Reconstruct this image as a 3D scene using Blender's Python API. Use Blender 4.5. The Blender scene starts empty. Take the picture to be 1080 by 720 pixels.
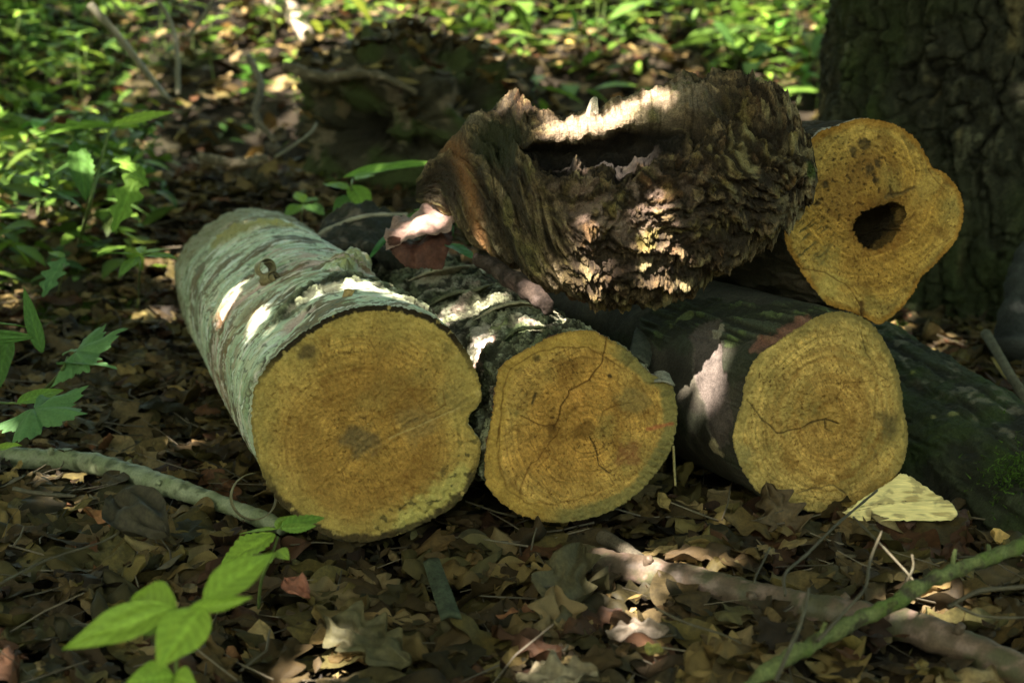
import bpy, math, random
import numpy as np
from mathutils import Vector
random.seed(7); rng = np.random.default_rng(11)
sc = bpy.context.scene
COL = sc.collection
A = lambda *v: np.array(v, float)
def nz(v): v = np.asarray(v, float); return v/np.linalg.norm(v)

# ------------------------------------------------------------------ camera
CAM = A(0, 0, .72); PITCH = math.radians(13.0); FPX = 1500.0
FW = A(0, math.cos(PITCH), -math.sin(PITCH)); UP = A(0, math.sin(PITCH), math.cos(PITCH)); RT = A(1, 0, 0)
def P(px, py, D): return CAM + D*FW + (px-540)/FPX*D*RT - (py-360)/FPX*D*UP
def ray(px, py): return FW + (px-540)/FPX*RT - (py-360)/FPX*UP
def proj(p):
    q = np.asarray(p)-CAM; D = q@FW
    return 540+FPX*(q@RT)/D, 360-FPX*(q@UP)/D, D
def on_plane(px, py, c, n):
    r = ray(px, py); return CAM + r*(np.dot(c-CAM, n)/np.dot(r, n))
SUN = nz(A(-.335, -.53, .78))

# ------------------------------------------------------------------ noise
_perm = rng.permutation(256); _perm = np.concatenate([_perm, _perm, _perm])
_g = rng.normal(size=(256, 3)); _g /= np.linalg.norm(_g, axis=1)[:, None]
_p32 = _perm.astype(np.int32); _G = [np.ascontiguousarray(_g[:, k].astype(np.float32)) for k in range(3)]
def pn(p):
    """gradient noise, roughly -1..1"""
    p = np.asarray(p, np.float32); X, Y, Z = p[..., 0], p[..., 1], p[..., 2]
    fx, fy, fz = np.floor(X), np.floor(Y), np.floor(Z); ix, iy, iz = [f.astype(np.int32) & 255 for f in (fx, fy, fz)]
    fx, fy, fz = X-fx, Y-fy, Z-fz; ux, uy, uz = [f*f*f*(f*(f*6-15)+10) for f in (fx, fy, fz)]; out = 0
    iz1 = (iz+1) & 255
    for dx in (0, 1):
        a = _p32.take(ix+dx); wx = ux if dx else 1-ux; qx = fx-dx
        for dy in (0, 1):
            b = _p32.take(a+((iy+dy) & 255)); wxy = wx*(uy if dy else 1-uy); qy = fy-dy
            for dz in (0, 1):
                h = _p32.take(b+(iz1 if dz else iz))
                out = out+(_G[0].take(h)*qx+_G[1].take(h)*qy+_G[2].take(h)*(fz-dz))*(wxy*(uz if dz else 1-uz))
    return out*1.5
def fbm(p, o=4, lac=2.1, gain=.5):
    s = 0; a = 1; p = np.asarray(p, np.float32)
    for k in range(o): s = s+a*pn(p+k*17.3); p = p*lac; a *= gain
    return s
def ridged(p, o=4):
    s = 0; a = 1; p = np.asarray(p, np.float32)
    for k in range(o): s = s+a*(1-2*np.abs(pn(p+k*9.1))); p = p*2.1; a *= .5
    return s*.5
def ss(a, b, x): t = np.clip((x-a)/(b-a), 0, 1); return t*t*(3-2*t)
def st(*a): return np.stack(np.broadcast_arrays(*a), -1)
def mix(c, d, m): return c*(1-m[..., None])+np.asarray(d)*m[..., None]
def worley(x, y, per=None):
    """distance to the nearest cell edge of a jittered grid (F2-F1) and a cell id"""
    ix = np.floor(x).astype(int); iy = np.floor(y).astype(int)
    f1 = np.full(x.shape, 9.); f2 = np.full(x.shape, 9.); cid = np.zeros(x.shape)
    for a in (-1, 0, 1):
        for b in (-1, 0, 1):
            cx = ix+a; cy = iy+b; kx = cx % per if per else cx
            h = _perm[_perm[kx & 255]+(cy & 255)]; h2 = _perm[h+37]
            d = np.hypot(cx+.5+.8*(h/255-.5)-x, cy+.5+.8*(h2/255-.5)-y)
            nearer = d < f1
            f2 = np.where(nearer, f1, np.minimum(f2, d)); cid = np.where(nearer, h/255., cid); f1 = np.where(nearer, d, f1)
    return f2-f1, cid
def terr(n, k, sharp=.18):
    """turns smooth noise into stacked flakes: height, layer number, nearness to the next layer's edge"""
    x = np.asarray(n)*k; f = np.floor(x); fr = x-f; return (f+ss(1-sharp, 1, fr))/k, f, fr
def lhash(f, a=0.): v = np.sin(f*12.9898+a)*43758.5453; return v-np.floor(v)
def polydist(q, line):
    """distance from 2D/3D points q (...,k) to a polyline"""
    best = np.full(q.shape[:-1], 1e9); line = np.asarray(line, float)
    for a, b in zip(line[:-1], line[1:]):
        ab = b-a; t = np.clip(((q-a)@ab)/(ab@ab), 0, 1)
        best = np.minimum(best, np.linalg.norm(q-(a+t[..., None]*ab), axis=-1))
    return best

# ------------------------------------------------------------------ materials
MATS = {}
def vmat(name, rough=.85, spec=.25, grain=(), bump=(), trans=0., sheen=0.):
    """vertex colour x object-space noise grains; bumps; optional translucency"""
    m = bpy.data.materials.new(name); m.use_nodes = True; nt = m.node_tree; N = nt.nodes; L = nt.links
    bs = N['Principled BSDF']; out = N['Material Output']
    bs.inputs['Roughness'].default_value = rough; bs.inputs['Specular IOR Level'].default_value = spec
    at = N.new('ShaderNodeAttribute'); at.attribute_name = 'Col'; cur = at.outputs['Color']
    tx = N.new('ShaderNodeAttribute'); tx.attribute_name = 'Tex'; tc = N.new('ShaderNodeTexCoord')
    def noise(src, scale, detail):
        mp = N.new('ShaderNodeMapping'); mp.inputs['Scale'].default_value = scale if hasattr(scale, '__len__') else (scale,)*3
        L.new(tx.outputs['Vector'] if src == 'T' else tc.outputs['Object'], mp.inputs['Vector'])
        n = N.new('ShaderNodeTexNoise'); n.inputs['Scale'].default_value = 1; n.inputs['Detail'].default_value = detail
        n.inputs['Roughness'].default_value = .65
        L.new(mp.outputs[0], n.inputs['Vector']); return n.outputs['Fac']
    for src, scale, detail, lo, hi in grain:
        r = N.new('ShaderNodeMapRange'); r.inputs['From Min'].default_value = .3; r.inputs['From Max'].default_value = .7
        r.inputs['To Min'].default_value = lo; r.inputs['To Max'].default_value = hi
        L.new(noise(src, scale, detail), r.inputs['Value'])
        mx = N.new('ShaderNodeVectorMath'); mx.operation = 'SCALE'
        L.new(cur, mx.inputs[0]); L.new(r.outputs[0], mx.inputs['Scale']); cur = mx.outputs[0]
    L.new(cur, bs.inputs['Base Color'])
    nrm = None
    for src, scale, detail, strength, dist in bump:
        b = N.new('ShaderNodeBump'); b.inputs['Strength'].default_value = strength; b.inputs['Distance'].default_value = dist
        L.new(noise(src, scale, detail), b.inputs['Height'])
        if nrm: L.new(nrm, b.inputs['Normal'])
        nrm = b.outputs[0]
    if nrm: L.new(nrm, bs.inputs['Normal'])
    if trans:
        t = N.new('ShaderNodeBsdfTranslucent'); L.new(cur, t.inputs['Color'])
        ms = N.new('ShaderNodeMixShader'); ms.inputs[0].default_value = trans
        L.new(bs.outputs[0], ms.inputs[1]); L.new(t.outputs[0], ms.inputs[2]); L.new(ms.outputs[0], out.inputs['Surface'])
    return m
M_FACE = vmat('sawn_wood', .9, .12, [('O', 900, 3, .78, 1.22), ('O', 300, 3, .84, 1.16), ('O', 120, 3, .85, 1.15)], [('O', 800, 3, .6, .0016), ('O', 260, 3, .45, .0025)])
M_BIRCH = vmat('pale_bark', .75, .25, [('T', (90, 420, 90), 4, .87, 1.12), ('O', 400, 3, .85, 1.15)], [('T', (60, 420, 60), 4, .35, .0015), ('O', 250, 3, .25, .001)])
M_BARK = vmat('rough_bark', .9, .18, [('O', 380, 4, .6, 1.4), ('O', 120, 3, .8, 1.2)], [('O', 300, 4, .5, .002), ('O', 90, 3, .4, .004)])
M_ROT = vmat('rotten_wood', .88, .2, [('O', 420, 4, .5, 1.5), ('O', 110, 3, .75, 1.25)], [('O', 350, 4, .6, .0025), ('O', 110, 4, .5, .005)])
M_SMOOTH = vmat('smooth_bark', .6, .35, [('O', 300, 4, .75, 1.25)], [('O', 260, 3, .3, .0012)])
M_TREE = vmat('trunk_bark', .92, .15, [('O', 150, 4, .6, 1.4), ('O', 40, 3, .8, 1.2)], [('O', 120, 4, .6, .006)])
M_DRY = vmat('dry_leaf', .7, .3, [('O', 160, 4, .65, 1.35)], [('O', 220, 3, .4, .0015)], trans=.16)
M_GREEN = vmat('green_leaf', .55, .18, [('O', 220, 3, .85, 1.15)], [('O', 300, 2, .25, .001)], trans=.38)
M_STEM = vmat('green_stem', .6, .3, [('O', 200, 2, .85, 1.15)])
M_CROWN = vmat('crown_leaf', .6, .25, (), (), trans=.3)
M_SOIL = vmat('forest_soil', .95, .1, [('O', 60, 5, .5, 1.5), ('O', 9, 4, .7, 1.3)], [('O', 70, 5, .8, .02)])
M_MOSS = vmat('moss', .95, .1, [('O', 300, 3, .6, 1.4)], (), trans=.2)

# ------------------------------------------------------------------ meshes and objects
def mesh(name, V, quads=None, tris=None, col=None, mat=None, tex=None, smooth=True, key=None):
    V = np.ascontiguousarray(V, np.float32).reshape(-1, 3); me = bpy.data.meshes.new(name)
    q = np.zeros((0, 4), np.int32) if quads is None else np.asarray(quads, np.int32).reshape(-1, 4)
    t = np.zeros((0, 3), np.int32) if tris is None else np.asarray(tris, np.int32).reshape(-1, 3)
    me.vertices.add(len(V)); me.vertices.foreach_set('co', V.ravel())
    me.loops.add(q.size+t.size); me.loops.foreach_set('vertex_index', np.concatenate([q.ravel(), t.ravel()]))
    me.polygons.add(len(q)+len(t))
    me.polygons.foreach_set('loop_start', np.concatenate([np.arange(len(q))*4, q.size+np.arange(len(t))*3]).astype(np.int32))
    me.polygons.foreach_set('use_smooth', np.full(len(q)+len(t), smooth))
    me.update(calc_edges=True); me.validate()
    c = np.ones((len(V), 4), np.float32)
    if col is not None: c[:, :3] = np.clip(np.broadcast_to(np.asarray(col, float).reshape(-1, 3), (len(V), 3)), .002, .95)
    me.attributes.new('Col', 'FLOAT_COLOR', 'POINT').data.foreach_set('color', c.ravel())
    if tex is not None:
        me.attributes.new('Tex', 'FLOAT_VECTOR', 'POINT').data.foreach_set('vector', np.ascontiguousarray(tex, np.float32).ravel())
    if mat: me.materials.append(mat)
    return me
def put(name, me, parent=None, loc=(0, 0, 0)):
    o = bpy.data.objects.new(name, me); COL.objects.link(o); o.location = loc
    if parent: o.parent = parent
    return o
def tag(o, label, cat, group=None):
    o['label'] = label; o['category'] = cat
    if group: o['group'] = group
    return o
def thing(name, label, cat, loc, group=None):
    o = bpy.data.objects.new(name, None); COL.objects.link(o); o.location = [float(v) for v in loc]
    o.empty_display_size = .05
    return tag(o, label, cat, group)
def kindof(o, k): o['kind'] = k; return o
def part(name, root, V, quads=None, tris=None, col=None, mat=None, tex=None, smooth=True):
    """a child mesh given in world coordinates"""
    off = np.array(root.location)
    p = root.parent
    while p is not None: off = off+np.array(p.location); p = p.parent
    return put(name, mesh(name, np.asarray(V, float).reshape(-1, 3)-off, quads, tris, col, mat, tex, smooth), root)
def solo(name, label, cat, V, quads=None, tris=None, col=None, mat=None, group=None, smooth=True):
    V = np.asarray(V, float).reshape(-1, 3); c = V.mean(0); c[2] = V[:, 2].min()
    return tag(put(name, mesh(name, V-c, quads, tris, col, mat, None, smooth), None, c), label, cat, group)
def gridq(n, m, wrap=False):
    """quads of an n x m vertex grid; wrap closes the second direction"""
    i, j = np.meshgrid(np.arange(n-1), np.arange(m if wrap else m-1), indexing='ij'); j2 = (j+1) % m
    return np.stack([i*m+j, i*m+j2, (i+1)*m+j2, (i+1)*m+j], -1).reshape(-1, 4)
def crom(pts, n):
    pts = np.asarray(pts, float); m = len(pts)
    if m == 2: return pts[0]+np.linspace(0, 1, n)[:, None]*(pts[1]-pts[0])
    p = np.vstack([2*pts[0]-pts[1], pts, 2*pts[-1]-pts[-2]]); u = np.linspace(0, m-1-1e-9, n); i = u.astype(int); f = (u-i)[:, None]
    a, b, c, d = p[i], p[i+1], p[i+2], p[i+3]
    return .5*(2*b+(c-a)*f+(2*a-5*b+4*c-d)*f*f+(3*b-a-3*c+d)*f**3)
def tube(pts, rad, n=40, m=12, rough=.0, nscale=60., seed=0., flat=1.):
    """closed tapered tube along a path: V, quads, tris, (u, angle)"""
    c = crom(pts, n); r = np.interp(np.linspace(0, 1, n), np.linspace(0, 1, len(rad)), rad)
    T = np.gradient(c, axis=0); T /= np.linalg.norm(T, axis=1)[:, None]
    ref = A(0, 0, 1) if abs(T[0, 2]) < .9 else A(0, 1, 0)
    X = np.cross(T, ref); X /= np.linalg.norm(X, axis=1)[:, None]; Y = np.cross(X, T)
    th = np.linspace(0, 2*np.pi, m, endpoint=False)
    dirs = np.cos(th)[None, :, None]*X[:, None]+flat*np.sin(th)[None, :, None]*Y[:, None]
    V = c[:, None]+dirs*r[:, None, None]
    if rough: V = V+dirs*(fbm(V*nscale+seed, 3)*rough)[..., None]
    V = np.vstack([V.reshape(-1, 3), c[:1], c[-1:]]); k = n*m
    a = np.arange(m); b = (a+1) % m
    tr = np.vstack([np.stack([np.full(m, k), b, a], -1), np.stack([np.full(m, k+1), (n-1)*m+a, (n-1)*m+b], -1)])
    return V, gridq(n, m, True), tr

# ------------------------------------------------------------------ terrain
def gz(x, y):
    x = np.asarray(x, float); y = np.asarray(y, float)
    z = .95*ss(3.7, 8.5, y)+np.clip(y-8.5, 0, 40)*.10
    z = z+.22*np.exp(-(((x+.75)/.8)**2+((y-4.1)/.55)**2))+.10*np.exp(-(((x+1.5)/.5)**2+((y-3.2)/.7)**2))
    z = z+.05*np.exp(-(((x-1.15)/.55)**2+((y-3.2)/.5)**2))
    z = z+.022*pn(st(x*1.7, y*1.7, 0*x+3))+.012*pn(st(x*6, y*6, 0*x+8))+.12*pn(st(x*.25, y*.25, 0*x+1))*ss(4, 12, np.hypot(x, y))
    return z
def G(px, py, h=0.):
    """where the ray through a photo point meets the ground (h above it)"""
    r = ray(px, py); D = np.linspace(.9, 14, 5000); q = CAM+D[:, None]*r
    k = np.argmax(q[:, 2] <= gz(q[:, 0], q[:, 1])+h); return q[k]
s = np.linspace(-1, 1, 420); gx = np.sinh(s*5.2)/np.sinh(5.2)*120
gy = 1.9+np.sinh(np.linspace(-1, 1, 460)*5.2)/np.sinh(5.2)*130
X, Y = np.meshgrid(gx, gy, indexing='ij'); Z = gz(X, Y)
rag = fbm(st(X*11, Y*11, X*0), 4)
gcol = mix(np.broadcast_to(A(.018, .013, .008), X.shape+(3,)), (.045, .033, .02), ss(-.1, .6, rag))
gcol = mix(gcol, (.03, .045, .012), ss(.25, .7, fbm(st(X*2.3, Y*2.3, X*0+5), 3))*.6)
kindof(put('ground', mesh('ground', st(X, Y, Z-.012), gridq(*X.shape), col=gcol, mat=M_SOIL)), 'structure')

# ------------------------------------------------------------------ logs
class Log: pass
def make_log(name, label, outline, cpx, D, nrm, axis, L, endscale, bark, face, mat, nt=420, m=560, group='sawn logs in the pile', hole=None, sag=0.):
    lg = Log(); c = P(cpx[0], cpx[1], D); n = nz(nrm); d = nz(axis)
    pts = np.array([on_plane(x, y, c, n) for x, y in outline])
    e1 = nz(np.cross(A(0, 0, 1), n)); e1 = e1*np.sign(e1@RT); e2 = np.cross(n, e1); e2 = e2*np.sign(e2[2])
    q = st((pts-c)@e1, (pts-c)@e2); a = np.arctan2(q[:, 1], q[:, 0]); r = np.hypot(q[:, 0], q[:, 1]); o = np.argsort(a)
    th = np.linspace(-np.pi, np.pi, m, endpoint=False)
    R0 = np.interp(th, a[o], r[o], period=2*np.pi)
    k = np.exp(-np.linspace(-2.5, 2.5, 15)**2); k /= k.sum()
    R0 = np.convolve(np.concatenate([R0[-7:], R0, R0[:7]]), k, 'valid')
    R0 = R0+.0022*pn(st(np.cos(th)*26, np.sin(th)*26, th*0))+.0017*pn(st(np.cos(th)*70, np.sin(th)*70, th*0))
    w = int(m*.045); ks = np.exp(-np.linspace(-2, 2, 2*w+1)**2); ks /= ks.sum()
    Rs = np.convolve(np.concatenate([R0[-w:], R0, R0[:w]]), ks, 'valid')
    lg.c, lg.e1, lg.e2, lg.n, lg.d, lg.R0, lg.th = c, e1, e2, n, d, R0, th
    lg.Rm = R0.mean(); lg.root = root = thing(name, label, 'log', (c[0]+d[0]*L*.3, c[1]+d[1]*L*.3, c[2]-lg.Rm), group)
    lg.to2 = lambda px, py: A((on_plane(px, py, c, n)-c)@e1, (on_plane(px, py, c, n)-c)@e2)
    # bark
    t = (np.linspace(0, 1, nt)**1.35)*L
    TH, T = np.meshgrid(th, t); b = ss(0, .07, T); RR = R0[None]*(1-b)+Rs[None]*b
    RR = RR*(1+(endscale-1)*T/L)
    dirs = np.cos(TH)[..., None]*e1+np.sin(TH)[..., None]*e2
    base = c+T[..., None]*d+RR[..., None]*dirs; base[..., 2] -= sag*(T/L)**2
    lg.TH, lg.T, lg.base, lg.dirs, lg.RR = TH, T, base, dirs, RR
    def spot(px, py):
        x, y, dd = proj(base); front = ((base-CAM)*dirs).sum(-1) < 0
        e = np.hypot(x-px, y-py)+np.where(front, 0, 1e4); i = np.unravel_index(np.argmin(e), e.shape); return base[i]
    lg.spot = spot
    disp, col = bark(lg); disp = disp*ss(0, .012, T)
    V = base+disp[..., None]*dirs
    cap = np.vstack([V.reshape(-1, 3), c+d*L-A(0, 0, sag)]); kk = nt*m; aa = np.arange(m)
    tri = np.stack([np.full(m, kk), (nt-1)*m+aa, (nt-1)*m+(aa+1) % m], -1)
    tex = st(np.cos(TH)*lg.Rm, T, np.sin(TH)*lg.Rm).reshape(-1, 3); tex = np.vstack([tex, [[0, L, 0]]])
    lg.V = V
    lg.bark = part('bark', root, cap, gridq(nt, m, True), tri, np.vstack([col.reshape(-1, 3), [[.2, .13, .05]]]), mat, tex)
    # sawn face: polar sheet from the centre (or from the hole's edge) to the bark
    nr = 130; f = np.linspace(0.004, 1, nr)
    F, TF = np.meshgrid(f, th, indexing='ij')
    if hole is None: rad = F*R0[None]; ctr = np.zeros(2)
    q2 = None
    if hole is not None:
        hp = np.array([lg.to2(x, y) for x, y in hole]); ctr = hp.mean(0); 
        ha = np.arctan2(hp[:, 1]-ctr[1], hp[:, 0]-ctr[0]); hr = np.hypot(hp[:, 0]-ctr[0], hp[:, 1]-ctr[1]); o = np.argsort(ha)
        H = np.interp(th, ha[o], hr[o], period=2*np.pi)+.005*pn(st(np.cos(th)*7, np.sin(th)*7, th*0+2))+.003*pn(st(np.cos(th)*40, np.sin(th)*40, th*0+2))
        inner = ctr+H[:, None]*st(np.cos(th), np.sin(th)); outer = R0[:, None]*st(np.cos(th), np.sin(th))
        q2 = inner[None]*(1-F[..., None])+outer[None]*F[..., None]
    else:
        q2 = rad[..., None]*st(np.cos(TF), np.sin(TF))
    z, fc = face(lg, q2, F, TF)
    V = c+q2[..., 0:1]*e1+q2[..., 1:2]*e2+z[..., None]*n*np.where(F < .995, 1, 0)[..., None]
    if n@FW > 0: raise ValueError
    lg.face = part('cut_face', root, V, gridq(nr, m, True), None, fc.reshape(-1, 3), M_FACE)
    if hole is not None:
        # the rotten hollow behind the hole: an irregular tunnel into the heart
        ns = 46; s_ = np.linspace(0, 1, ns); S, TH2 = np.meshgrid(s_, th[::2], indexing='ij')
        hh = H[::2][None]*(1+.25*S-1.05*ss(.55, 1, S)); hh = hh*(1+.22*fbm(st(np.cos(TH2)*2.2, np.sin(TH2)*2.2, S*6), 4)*ss(0, .15, S))
        qh = ctr+hh[..., None]*st(np.cos(TH2), np.sin(TH2))
        Vh = c+qh[..., 0:1]*e1+qh[..., 1:2]*e2-n*(S*.16)[..., None]+A(0, 0, -.02)*ss(.3, 1, S)[..., None]
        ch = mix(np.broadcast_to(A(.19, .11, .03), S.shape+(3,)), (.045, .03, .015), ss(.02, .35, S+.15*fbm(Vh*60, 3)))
        part('rotten_hollow', lg.face, Vh, gridq(ns, len(th[::2]), True), None, ch.reshape(-1, 3), M_ROT)
    return lg
OCH = A(.46, .288, .068); OLIVE = A(.27, .20, .058); DBR = A(.16, .075, .016); PALE = A(.52, .37, .12); BLK = A(.035, .024, .012)
def rings(q, c0, freq, warp, seed):
    d = q-c0; r = np.hypot(d[..., 0], d[..., 1]); w = fbm(st(q[..., 0]*18+seed, q[..., 1]*18, q[..., 0]*0), 3)*warp
    return np.sin((r+w)*freq), r+w
def facecol(lg, q, F, TF, base, c0, seed, freq=900., edge=.035, edgecol=BLK):
    x, y = q[..., 0], q[..., 1]; p3 = lambda k: st(x*k+seed, y*k, x*0+seed)
    rg, r = rings(q, c0, freq, .006, seed)
    col = np.broadcast_to(base, x.shape+(3,))*1.0
    gr_ = fbm(st(r*freq*.30, r*0+seed, r*0), 5, 2.2, .7); col = col*(1+.60*gr_*(.45+.55*ss(-.3, .4, fbm(p3(20), 3))))[..., None]
    col = mix(col, DBR*1.25, ss(.28, .55, fbm(st(r*freq*.22, r*0+seed+3, r*0), 3))*(.25+.4*ss(-.2, .4, fbm(p3(13)+6, 3))))
    an = np.arctan2(y-c0[1], x-c0[0]); ray_ = fbm(st(np.cos(an)*34, np.sin(an)*34, r*22+seed), 4); col = col*(1+.16*ray_)[..., None]
    col = mix(col, A(.50, .345, .10), ss(.45, 1.0, F+.25*fbm(p3(9)+2, 3))*.45); col = mix(col, A(.33, .165, .035), (1-ss(.25, .75, F+.3*fbm(p3(8)+8, 3)))*.5)
    col = col*(1+.30*fbm(p3(16), 4)+.16*fbm(p3(95), 3))[..., None]
    col = mix(col, OLIVE*.9, ss(.1, .75, fbm(p3(11)+4, 4))*.65)
    col = col*(1+.22*fbm(p3(45)+3, 4))[..., None]; col = mix(col, DBR*1.2, ss(.25, .7, fbm(p3(28)+11, 5))*.55); col = mix(col, DBR*.5, ss(.30, .6, fbm(p3(180)+5, 3))*ss(.1, .4, fbm(p3(18)+2, 3))*.8)
    col = mix(col, A(.05, .036, .016), ss(.80, 1.0, F+.12*fbm(st(x*45+seed, y*45, x*0), 4))*.6*ss(-.25, .25, fbm(p3(24)+8, 3)))
    col = mix(col, DBR*.9, ss(.32, .7, fbm(p3(240), 3))*.75)
    col = mix(col, DBR*.7, ss(.25, .6, fbm(st((x*.45-y*.89)*60, (x*.89+y*.45)*420, x*0+seed), 3))*.45)
    col = mix(col, PALE, ss(.5, .95, fbm(p3(330)+7, 3))*.6)
    z = .0002*rg+.0016*fbm(p3(60), 3)+.0016*fbm(p3(200), 3)+.0007*np.sin((x*.5+y*.87)*700+6*fbm(p3(10), 2))*ss(-.1, .4, fbm(p3(14)+9, 2))
    ed = 1-edge*(1+.6*fbm(st(np.cos(TF)*5, np.sin(TF)*5, TF*0+seed), 3))
    em = ss(0, .012, F-ed)
    col = mix(col, edgecol, em)
    return z, col
def crack(lg, q, col, z, pts, w=.0016, depth=.003, dark=BLK*1.2, amp=.85, seed=0, jit=.0035):
    line = [lg.to2(*p) for p in pts]
    wq = q+jit*st(pn(st(q[..., 0]*55+seed, q[..., 1]*55, q[..., 0]*0+1)), pn(st(q[..., 0]*55+seed, q[..., 1]*55, q[..., 0]*0+7)))
    d = polydist(wq, line); ww = .95*w*(1+.5*pn(st(q[..., 0]*40, q[..., 1]*40, q[..., 0]*0+seed)))
    k = np.clip(1-d/np.maximum(ww, 1e-4), 0, 1)**.7
    return mix(col, np.maximum(dark, BLK*1.2), k*amp), z-depth*k
def blot(lg, q, col, px, py, r, c, amp=.7, ns=30, seed=0., soft=.6):
    ctr = lg.to2(px, py); d = np.hypot(q[..., 0]-ctr[0], q[..., 1]-ctr[1])/r
    d = d+.45*fbm(st(q[..., 0]*ns+seed, q[..., 1]*ns, q[..., 0]*0+seed), 4)
    return mix(col, c, amp*(1-ss(1-soft, 1.05, d)))

# --- log with pale bark (the thickest)
O1 = [(265,439),(268,411),(279,389),(299,367),(327,346),(354,331),(382,323),(410,322),(438,327),(460,336),(477,350),(493,372),(505,400),(509,416),(505,427),(495,437),(493,447),(500,455),(507,466),(506,483),(500,503),(488,525),(471,539),(449,550),(427,561),(404,568),(382,572),(354,568),(332,558),(310,543),(293,528),(279,505),(271,483),(267,461)]
AX1 = nz(P(258, 292, 3.10)-P(388, 447, 1.90))
def bark1(lg):
    TH, T, B = lg.TH, lg.T, lg.base; cs, sn = np.cos(TH), np.sin(TH)
    warp = .02*fbm(st(cs*1.2, sn*1.2, T*5), 3)-.035*sn*cs
    t = T+warp; p = lambda k1, k2, s=0: st(cs*k1+s, sn*k1, t*k2)
    col = np.broadcast_to(A(.53, .56, .37), TH.shape+(3,))*1.0
    col = col*(1+.20*fbm(p(1.6, 24), 3))[..., None]
    col = mix(col, (.27, .32, .16), ss(.1, .5, fbm(p(2.2, 14, 5), 5))*.75)
    col = mix(col, (.68, .70, .50), ss(.05, .4, fbm(p(1.4, 26, 9), 5))*.75)
    col = mix(col, (.15, .10, .05), ss(.22, .34, fbm(p(1.3, 13, 41)+.15*fbm(B*50, 3)[..., None], 5))*.85)
    dsh = ss(.28, .5, fbm(p(5, 120, 3), 3)); col = mix(col, (.10, .085, .05), dsh*.7)
    col = mix(col, (.80, .74, .62), ss(.30, .42, fbm(p(3.2, 70, 21), 3))*.85)  # pale bark dashes, made brighter and denser to paint in sun flecks
    col = mix(col, (.08, .08, .05), ss(.42, .6, fbm(st(cs*12, sn*12, T*60), 4))*.7)
    t1, f1, e1_ = terr(fbm(st(cs*1.3+5, sn*1.3, t*19)+.12*fbm(B*40, 4)[..., None], 5), 3.2, .1); col = col*(.80+.38*lhash(f1, 4.))[..., None]*(1+(lhash(f1, 9.)-.5)[..., None]*A(.22, .02, -.06)); col = mix(col, (.12, .085, .045), ss(.86, .97, e1_)*.75*ss(-.2, .2, fbm(B*14+8, 3)))
    disp = .0022*fbm(p(2, 45), 4)+.0022*t1+.003*fbm(st(cs*2, sn*2, T*7), 3)-.0012*dsh+.006*pn(st(cs*1.1, sn*1.1, T*3))
    S = lg.spot
    def band(px, py, w, c, a, k=46, s=0, th=0):
        nonlocal col, disp
        b = S(px, py); i = np.argmin(np.linalg.norm(B-b, axis=-1)); tb = t.ravel()[i]
        mk = np.exp(-((t-tb)/w)**2)*ss(th, th+.3, .25+fbm(p(2.4, k, s), 4)); col = mix(col, c, mk*a); disp = disp-.0022*mk
    band(232, 345, .045, (.20, .115, .055), .95, 40, 2)
    band(232, 345, .055, (.62, .43, .36), .9, 60, 8, .15)
    band(262, 330, .03, (.26, .17, .08), .8, 40, 4, .1)
    band(215, 290, .05, (.17, .14, .08), .6, 40, 12, .1)
    for path, w_, c_ in (([(213, 390), (217, 362), (231, 332), (252, 298), (285, 278)], .0075, (.17, .09, .04)), ([(219, 392), (224, 364), (238, 336), (258, 304)], .0035, (.60, .42, .34)), ([(206, 372), (211, 350), (222, 322), (240, 292)], .0030, (.52, .40, .30)), ([(232, 405), (240, 372), (258, 340), (290, 312)], .0028, (.20, .12, .06)), ([(192, 340), (200, 310), (216, 285)], .004, (.15, .11, .06)), ([(248, 470), (246, 440), (252, 410), (264, 380)], .0022, (.22, .13, .07)), ([(272, 300), (290, 288), (330, 278)], .004, (.60, .46, .36))):
        pts = np.array([S(*q_) for q_ in path]); Bq = B+.014*st(fbm(B*26, 4), fbm(B*26+40, 4), fbm(B*26+80, 4)); d = polydist(Bq, pts); kq = (1-ss(w_*.8, w_*1.25, d))*ss(-.35, -.1, fbm(B*45+5, 3)); col = mix(col, c_, kq*.92); disp = disp-.002*kq+.0018*np.exp(-((d-w_*1.5)/.002)**2)
    # long fissure with a pink bare patch, near the sawn end
    def near(path, jit=.012, k=30):
        pts = np.array([S(*q) for q in path]); Bq = B+jit*st(fbm(B*k, 3), fbm(B*k+40, 3), fbm(B*k+80, 3)); return polydist(Bq, pts)
    d = near([(262, 440), (268, 405), (284, 368), (306, 338), (335, 318)]); col = mix(col, (.05, .035, .02), (1-ss(.002, .006, d))*.95); disp = disp-.004*(1-ss(.002, .007, d))
    d = near([(300, 345), (318, 330)]); k = 1-ss(.010, .017, d); col = mix(col, (.50, .36, .31), k*.9); disp = disp-.003*k
    d = near([(246, 380), (262, 340), (290, 305), (330, 290)], .02, 18); col = mix(col, (.30, .2, .11), (1-ss(.004, .012, d))*.7)
    # rough mossy fissured bark on the crown of the log
    d = near([(306, 324), (345, 300), (380, 290), (418, 298), (448, 320)], .035, 22); k = 1-ss(.020, .058, d)
    fis = ridged(st(cs*7, sn*7, T*42), 4)
    col = mix(col, (.17, .18, .09), k*.9); col = mix(col, (.03, .03, .016), k*ss(.02, .4, fis)*.95); disp = disp+k*(.006-.008*ss(.1, .6, fis))
    d = near([(360, 282), (380, 272)], .02, 30); k = 1-ss(.012, .035, d); col = mix(col, (.40, .40, .15), k*.85*ss(-.3, .3, fbm(B*90, 3))); disp = disp+k*(.013+.007*fbm(B*70, 3))
    d = near([(330, 270), (300, 262), (280, 268)], .02, 30); k = 1-ss(.01, .03, d); col = mix(col, (.52, .36, .28), k*.7*ss(0, .3, fbm(p(3, 50, 33), 3)))
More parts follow.
